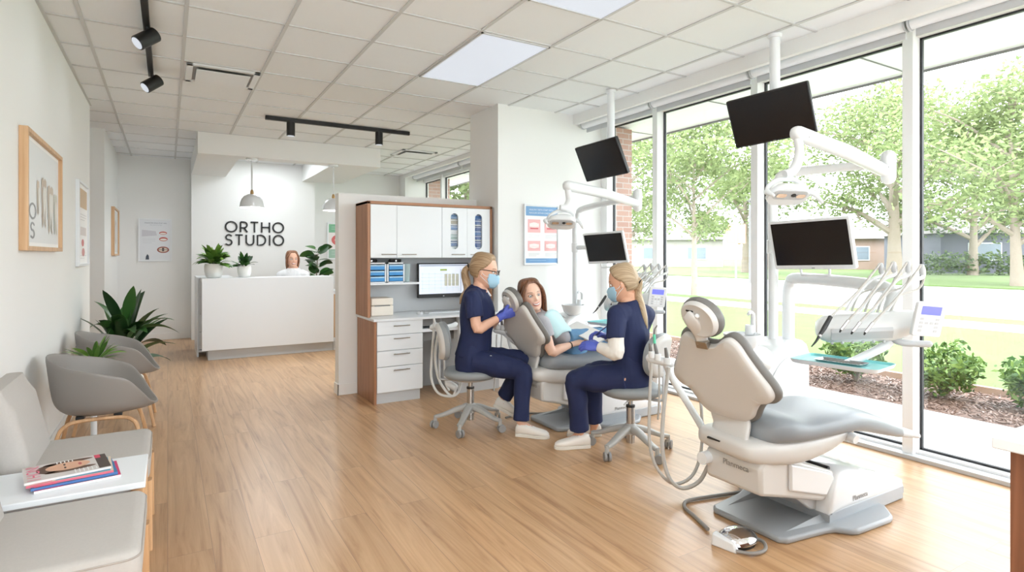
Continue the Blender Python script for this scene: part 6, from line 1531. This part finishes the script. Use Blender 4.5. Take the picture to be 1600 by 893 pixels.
scrub_top(p1, sp, seed=1, widths=([.170, .148, .155, .155, .085], [.145, .124, .140, .108, .066]))
trousers(p1, sp, seed=2)
shoe(p1, at(806, 679, 4.47) * V((1, 1, 0)).length if False else V((*at(806, 682, 4.47).xy, 0.0)), V((*at(856, 684, 4.40).xy, 0.0)))
shoe(p1, at(771, 634, 4.81), at(802, 650, 4.76), up=V((0, 0, .8)) + RT * .45)
for k in ('r', 'l'): glove(p1, sp['wr' + k], sp['hand' + k], 1.13 * .97, sp['el' + k])
face_mask(p1, H1)
g = M()
for s in (1, -1):
    c = [(.104 - abs(y - s * .033) * .15 - (.018 if abs(y) > .05 else 0) * (abs(y) - .05) * 20, y, z) for y, z in [(s * .033 + a, -.002 + b2) for a, b2 in rrect(.050, .034, .012, 4)]]
    g.sweep([H1 @ V(p) for p in c + c[:2]], .0024, n=6)
    g.sweep([H1 @ V((.094, s * .060, .006)), H1 @ V((.05, s * .077, .008)), H1 @ V((-.012, s * .082, .004)), H1 @ V((-.03, s * .08, -.014))], [.0034, .003, .0026, .0024], n=8, res=3)
g.sweep([H1 @ V((.104, -.008, .002)), H1 @ V((.108, 0, .004)), H1 @ V((.104, .008, .002))], .0024, n=6); ob('glasses', g, 'glass_frame', p1)
m = hair_cap(M(), H1, low=-.070, vol=.014, front=.070, side=.020, temple=-.012)
m.sweep([H1 @ V((-.092, 0, .02)), H1 @ V((-.120, 0, .008)), H1 @ V((-.142, 0, -.045)), at(731, 452, d0 + .0), at(724, 464, d0 - .01), at(719, 474, d0 - .01)], [.024, .020, .036, .044, .036, .008], [.024, .020, .032, .034, .028, .006], n=16, res=4, hint=lat1, round_ends=True)
remesh('hair', m, 'hair_blonde', p1, vox=.0045, it=2, disp=strands(.0022, H1, 'back'), color=hair_color(H1))
ob('hair_tie', M().sweep([H1 @ V((-.112, 0, .012)), H1 @ V((-.124, 0, .002))], [.0215, .0215], n=18), 'hair_tie', p1)
# white undershirt showing in the V of the neckline
ob('undershirt', M().prism([(-.030, .045), (.030, .045), (.004, -.045), (-.004, -.045)], -.012, 0, ortho(at(761, 456, d0) , -lat1, (V((0, 0, 1)) - fw1 * .75))), 'blouse', p1, bevel=.002)
ob('pocket_tag', M().prism(rrect(.014, .022, .002), 0, .0015, ortho(at(767, 557, 4.505) , RT, V((0, 0, 1)) + FW * .15)), 'pale_grey', p1)

# --- clinician with white sleeves on the nearer stool
d0 = 4.12; al = math.radians(36)
fw2 = (-RT * math.cos(al) + FW * math.sin(al)); lat2 = V((0, 0, 1)).cross(fw2)
ah = math.radians(20); fh = (-RT * math.cos(ah) + FW * math.sin(ah))
H2 = head_frame(at(972, 441, d0), fh * .97 + V((0, 0, -.24)), V((0, 0, 1)), 1.06)
sp = dict(head=H2, lat=lat2, skin='warm', neck=at(980, 470, d0), torso=[at(987, 578, d0), at(986, 546, d0), at(985, 513, d0), at(985, 489, d0), at(982, 470, d0)],
          shl=at(962, 493, d0 - .135), ell=at(963, 551, d0 - .21), wrl=at(936, 542, d0 - .12), handl=(-RT * .95 + V((0, 0, .12)) + FW * .25, V((0, 0, -.8)) + FW * .3, V((0, 0, .6)) + FW * .6, .55),
          shr=at(1009, 491, d0 + .13), elr=at(988, 543, d0 + .27), wrr=at(948, 525, d0 + .20), handr=(-RT * .9 + V((0, 0, .25)), V((0, 0, -.9)) - FW * .1, V((0, 0, .3)) - FW * .9, .85),
          hipl=at(976, 588, d0 - .08), knl=at(901, 594, 4.13), anl=at(906, 674, 4.19), hipr=at(990, 583, d0 + .09), knr=at(925, 583, 4.38), anr=at(929, 662, 4.43),
          ftl=(at(915, 690, 4.22), at(880, 692, 4.24)), ftr=(at(934, 678, 4.44), at(915, 680, 4.46)), look=(1, 0, -.4), brow=(128, 98, 74))
p2 = build_body('person seen from behind, blonde ponytail, navy scrubs with white sleeves', sp)
scrub_top(p2, sp, seed=3, widths=([.160, .148, .158, .160, .088], [.128, .118, .124, .102, .066]), sleeve=.62)
trousers(p2, sp, seed=4, r=(.098, .093, .078, .070, .066, .066))
sl = M()
for k in ('l', 'r'):
    a, e, w = sp['sh' + k], sp['el' + k], sp['wr' + k]; sl = M().sweep([a.lerp(e, .45), a.lerp(e, .8), e, e.lerp(w, .3), e.lerp(w, .7), w], [.056, .053, .052, .050, .042, .036], n=18, res=3); remesh('sleeve', sl, 'sleeve_white', p2, vox=.005, it=3, disp=folds(.004, 22, 6))
shoe(p2, V((*at(922, 699, 4.20).xy, 0)), V((*at(874, 699, 4.20).xy, 0)) - FW * .03)
shoe(p2, V((*at(939, 680, 4.47).xy, 0)), V((*at(895, 682, 4.46).xy, 0)))
for k in ('r', 'l'): glove(p2, sp['wr' + k], sp['hand' + k], 1.06 * .97, sp['el' + k])
face_mask(p2, H2)
m = hair_cap(M(), H2, low=-.075, vol=.015, front=.072, side=.020, temple=-.012)
m.sweep([H2 @ V((-.090, 0, -.005)), H2 @ V((-.118, 0, -.018)), at(996, 458, d0 + .0), at(1001, 480, d0 - .03), at(1006, 498, d0 - .05), at(1011, 513, d0 - .06)], [.024, .020, .042, .050, .040, .010], [.024, .020, .032, .032, .026, .006], n=16, res=4, hint=lat2, round_ends=True)
remesh('hair', m, 'hair_pale', p2, vox=.0045, it=2, disp=strands(.0022, H2, 'back'), color=hair_color(H2))
ob('hair_tie', M().sweep([H2 @ V((-.110, 0, -.014)), H2 @ V((-.122, 0, -.024))], [.021, .021], n=18), 'hair_tie', p2)
t = thing('pen', 'slim dark pen held in the far gloved hand over the papers', 'pen', at(938, 515, d0 + .14)); ob('barrel', M().sweep([at(930, 523, d0 + .12), at(949, 509, d0 + .12)], .0045, n=10), 'pen_blue', t); ob('nib', M().sweep([at(928, 524.5, d0 + .12), at(930, 523, d0 + .12)], [.001, .004], n=8), 'steel', t)

# --- patient in the dental chair
d0 = 4.66; lat3 = V((0, 1, 0))
fh = (-FW * .93 + RT * .34); up3 = (V((0, 0, 1)) + RT * .02 + FW * .1).normalized()
H3 = head_frame(at(829.5, 460.5, d0 - .02), fh + V((0, 0, .04)), V((0, 0, 1)) - RT * .17, 1.08)
sp = dict(head=H3, lat=lat3, skin='pale', neck=at(834, 492, d0 + .02), torso=[at(886, 541, 4.80), at(874, 529, 4.77), at(858, 513, 4.73), at(845, 500, 4.70), at(836, 490, 4.68)],
          shr=at(846, 505, 4.53), elr=at(862, 549, 4.50), wrr=at(893, 538, 4.62), handr=(RT * .9 + FW * .35 + V((0, 0, .22)), V((0, 0, -.9)), FW * .8 + V((0, 0, .2)), .35),
          shl=at(853, 500, 4.88), ell=at(885, 535, 4.97), wrl=at(897, 526, 4.78), handl=(RT * .55 - FW * .75 + V((0, 0, -.1)), V((0, 0, -.9)), RT * .5 + V((0, 0, .3)), .4),
          hipr=V((2.82, 3.835, .695)), knr=V((3.26, 3.78, .705)), anr=V((3.68, 3.80, .52)), hipl=V((2.84, 4.01, .68)), knl=V((3.28, 3.98, .69)), anl=V((3.68, 3.95, .52)),
          ftr=(V((3.72, 3.80, .50)), V((3.80, 3.79, .60))), ftl=(V((3.72, 3.95, .50)), V((3.80, 3.96, .60))), smile=1.0, brow=(96, 66, 48), look=(1, 0, 0), tw=[.125, .112, .125, .13, .075], td=[.075, .07, .085, .08, .055])
p3 = build_body('smiling person with long brown hair reclining in the dental chair, blue bib', sp)
scrub_top(p3, sp, 'shirt_grey', widths=([.140, .132, .150, .148, .085], [.090, .088, .104, .092, .066]), seed=7, sleeve=.50).name = 'tshirt'
trousers(p3, sp, 'jeans', 8, r=(.092, .085, .068, .062, .052, .050), name='jeans', seat=(.155, .112))
for k, y in (('r', 3.795), ('l', 3.955)): shoe(p3, V((3.70, y, .452)), V((3.90, y, .56)), up=(-.5, 0, .9), L=.26)
m = hair_cap(M(), H3, low=-.09, vol=.013, front=.076, side=.040, temple=-.01)
for s in (1, -1):
    m.sweep([H3 @ V((.030, s * .020, .106)), H3 @ V((.052, s * .062, .060)), H3 @ V((.038, s * .086, .0)), H3 @ V((.020, s * .088, -.07)), H3 @ V((.012, s * .080, -.15)), H3 @ V((.016, s * .076, -.19))], [.024, .026, .026, .030, .030, .010], [.012, .014, .016, .018, .017, .006], n=14, res=5, hint=(H3.to_3x3() @ V((1, 0, 0))), round_ends=True)
    m.sweep([H3 @ V((-.03, s * .075, .03)), H3 @ V((-.045, s * .080, -.06)), H3 @ V((-.045, s * .070, -.15))], [.040, .042, .026], [.018, .020, .014], n=14, res=4, hint=(H3.to_3x3() @ V((1, 0, 0))), round_ends=True)
m.sweep([H3 @ V((-.085, 0, .02)), H3 @ V((-.085, 0, -.08)), H3 @ V((-.07, 0, -.15))], [.06, .06, .04], [.022, .024, .016], n=16, res=4, hint=(H3.to_3x3() @ V((0, 1, 0))), round_ends=True)
remesh('hair', m, 'hair_brown', p3, vox=.0045, it=2, disp=strands(.0022, H3, 'down'), color=hair_color(H3, 'down'))
ob('wrist_band', M().sweep([sp['wrr'].lerp(sp['elr'], .06), sp['wrr'].lerp(sp['elr'], .11)], .0300, .0275, n=20), 'hair_tie', p3)
# bib and its cord
A, B, Cc, Dd = at(848, 500, 4.54), at(870, 487, 4.74), at(896, 520, 4.76), at(868, 534, 4.54)
rows = []
for i in range(9):
    r = []
    for k in range(7):
        s, q = k / 6, i / 8; p = A.lerp(B, s).lerp(Dd.lerp(Cc, s), q); p = p + (-FW * .060 + V((0, 0, .065))) * (math.sin(PI * (.15 + .8 * s)) * .8) + V((0, 0, .012)) * noise.noise(p * 14); r.append(p)
    rows.append(r)
t = thing('dental_bib', 'pale blue paper bib on the chest of the smiling patient', 'bib', A); ob('sheet', M().loft(rows, caps=False, closed=False), 'bib_blue', t, smooth=180, solid=.003)
ob('cord', M().sweep([A - FW * .01, at(842, 494, 4.56), at(834, 492, 4.58), at(826, 492, 4.64)], .003, n=6, res=4), 'elastic', t)
# paper on a clipboard between the two
t = thing('clipboard', 'clipboard with white papers lying on the lap of the patient', 'clipboard', at(905, 520, 4.72)); q = [at(880, 514, 4.88), at(902, 502, 5.0), at(957, 525, 4.60), at(932, 538, 4.48)]
nn = (q[1] - q[0]).cross(q[3] - q[0]).normalized(); nn = nn if nn.z > 0 else -nn
ob('board', M().loft([[p for p in q], [p + nn * .005 for p in q]]), 'pale_grey', t, bevel=.002); c = (q[0] + q[1] + q[2] + q[3]) / 4; ob('paper_sheet', M().loft([[p.lerp(c, .05) + nn * .0055 for p in q], [p.lerp(c, .05) + nn * .0075 for p in q]]), 'paper', t, smooth=0)

# --- receptionist behind the desk
d0 = 8.95
fh = (-FW * .80 + RT * .60).normalized(); fb = (-FW * .9 + RT * .35).normalized(); lat4 = V((0, 0, 1)).cross(fb)
H4 = head_frame(at(456.5, 404.5, d0), fh, V((0, 0, 1)), 1.08)
pc = at(458, 436, d0); g0 = lambda dx, dz, df=0: pc + lat4 * dx + V((0, 0, dz)) + fb * df
sp = dict(head=H4, lat=lat4, skin='fair', neck=g0(0, .16), torso=[g0(0, -.42), g0(0, -.24), g0(0, -.05), g0(0, .09), g0(0, .17)],
          shl=g0(.175, .065), ell=g0(.21, -.20, .04), wrl=g0(.16, -.22, .28), handl=(fb, V((0, 0, -1)), -lat4, .3), shr=g0(-.175, .065), elr=g0(-.21, -.20, .04), wrr=g0(-.16, -.22, .28), handr=(fb, V((0, 0, -1)), lat4, .3),
          hipl=g0(.09, -.44), knl=g0(.10, -.46, .42), anl=V((*g0(.10, 0, .12).xy, .09)), hipr=g0(-.09, -.44), knr=g0(-.10, -.46, .42), anr=V((*g0(-.10, 0, .12).xy, .09)), smile=1.0, brow=(110, 78, 58),
          ftl=(V((*g0(.10, 0, .10).xy, .02)), V((*g0(.10, 0, .30).xy, .02))), ftr=(V((*g0(-.10, 0, .10).xy, .02)), V((*g0(-.10, 0, .30).xy, .02))))
p4 = build_body('smiling person in a white blouse behind the reception desk', sp)
scrub_top(p4, sp, 'blouse', seed=11, sleeve=.95).name = 'blouse'; trousers(p4, sp, 'navy', 12)
for s in (1, -1): shoe(p4, V((*g0(s * .10, 0, .08).xy, 0)), V((*g0(s * .10, 0, .34).xy, 0)))
m = hair_cap(M(), H4, low=-.09, vol=.012, front=.076, side=.040, temple=-.01)
for s in (1, -1):
    m.sweep([H4 @ V((.025, s * .020, .106)), H4 @ V((.046, s * .062, .060)), H4 @ V((.030, s * .084, .0)), H4 @ V((.010, s * .080, -.08)), H4 @ V((.0, s * .074, -.14))], [.022, .024, .024, .028, .012], [.012, .014, .015, .016, .008], n=14, res=5, hint=(H4.to_3x3() @ V((1, 0, 0))), round_ends=True)
m.sweep([H4 @ V((-.080, 0, .02)), H4 @ V((-.08, 0, -.08)), H4 @ V((-.06, 0, -.14))], [.06, .06, .04], [.024, .026, .016], n=16, res=4, hint=(H4.to_3x3() @ V((0, 1, 0))), round_ends=True)
remesh('hair', m, 'hair_auburn', p4, vox=.0055, it=2, disp=strands(.002, H4, 'down'), color=hair_color(H4, 'down'))
cl = M()
for s in (1, -1): cl.add([g0(s * .015, .16, .075), g0(s * .085, .175, -.0), g0(s * .075, .12, .085), g0(s * .01, .045, .125)], [(0, 1, 2, 3)])
ob('collar', cl, 'blouse', p4, solid=.006, smooth=0)
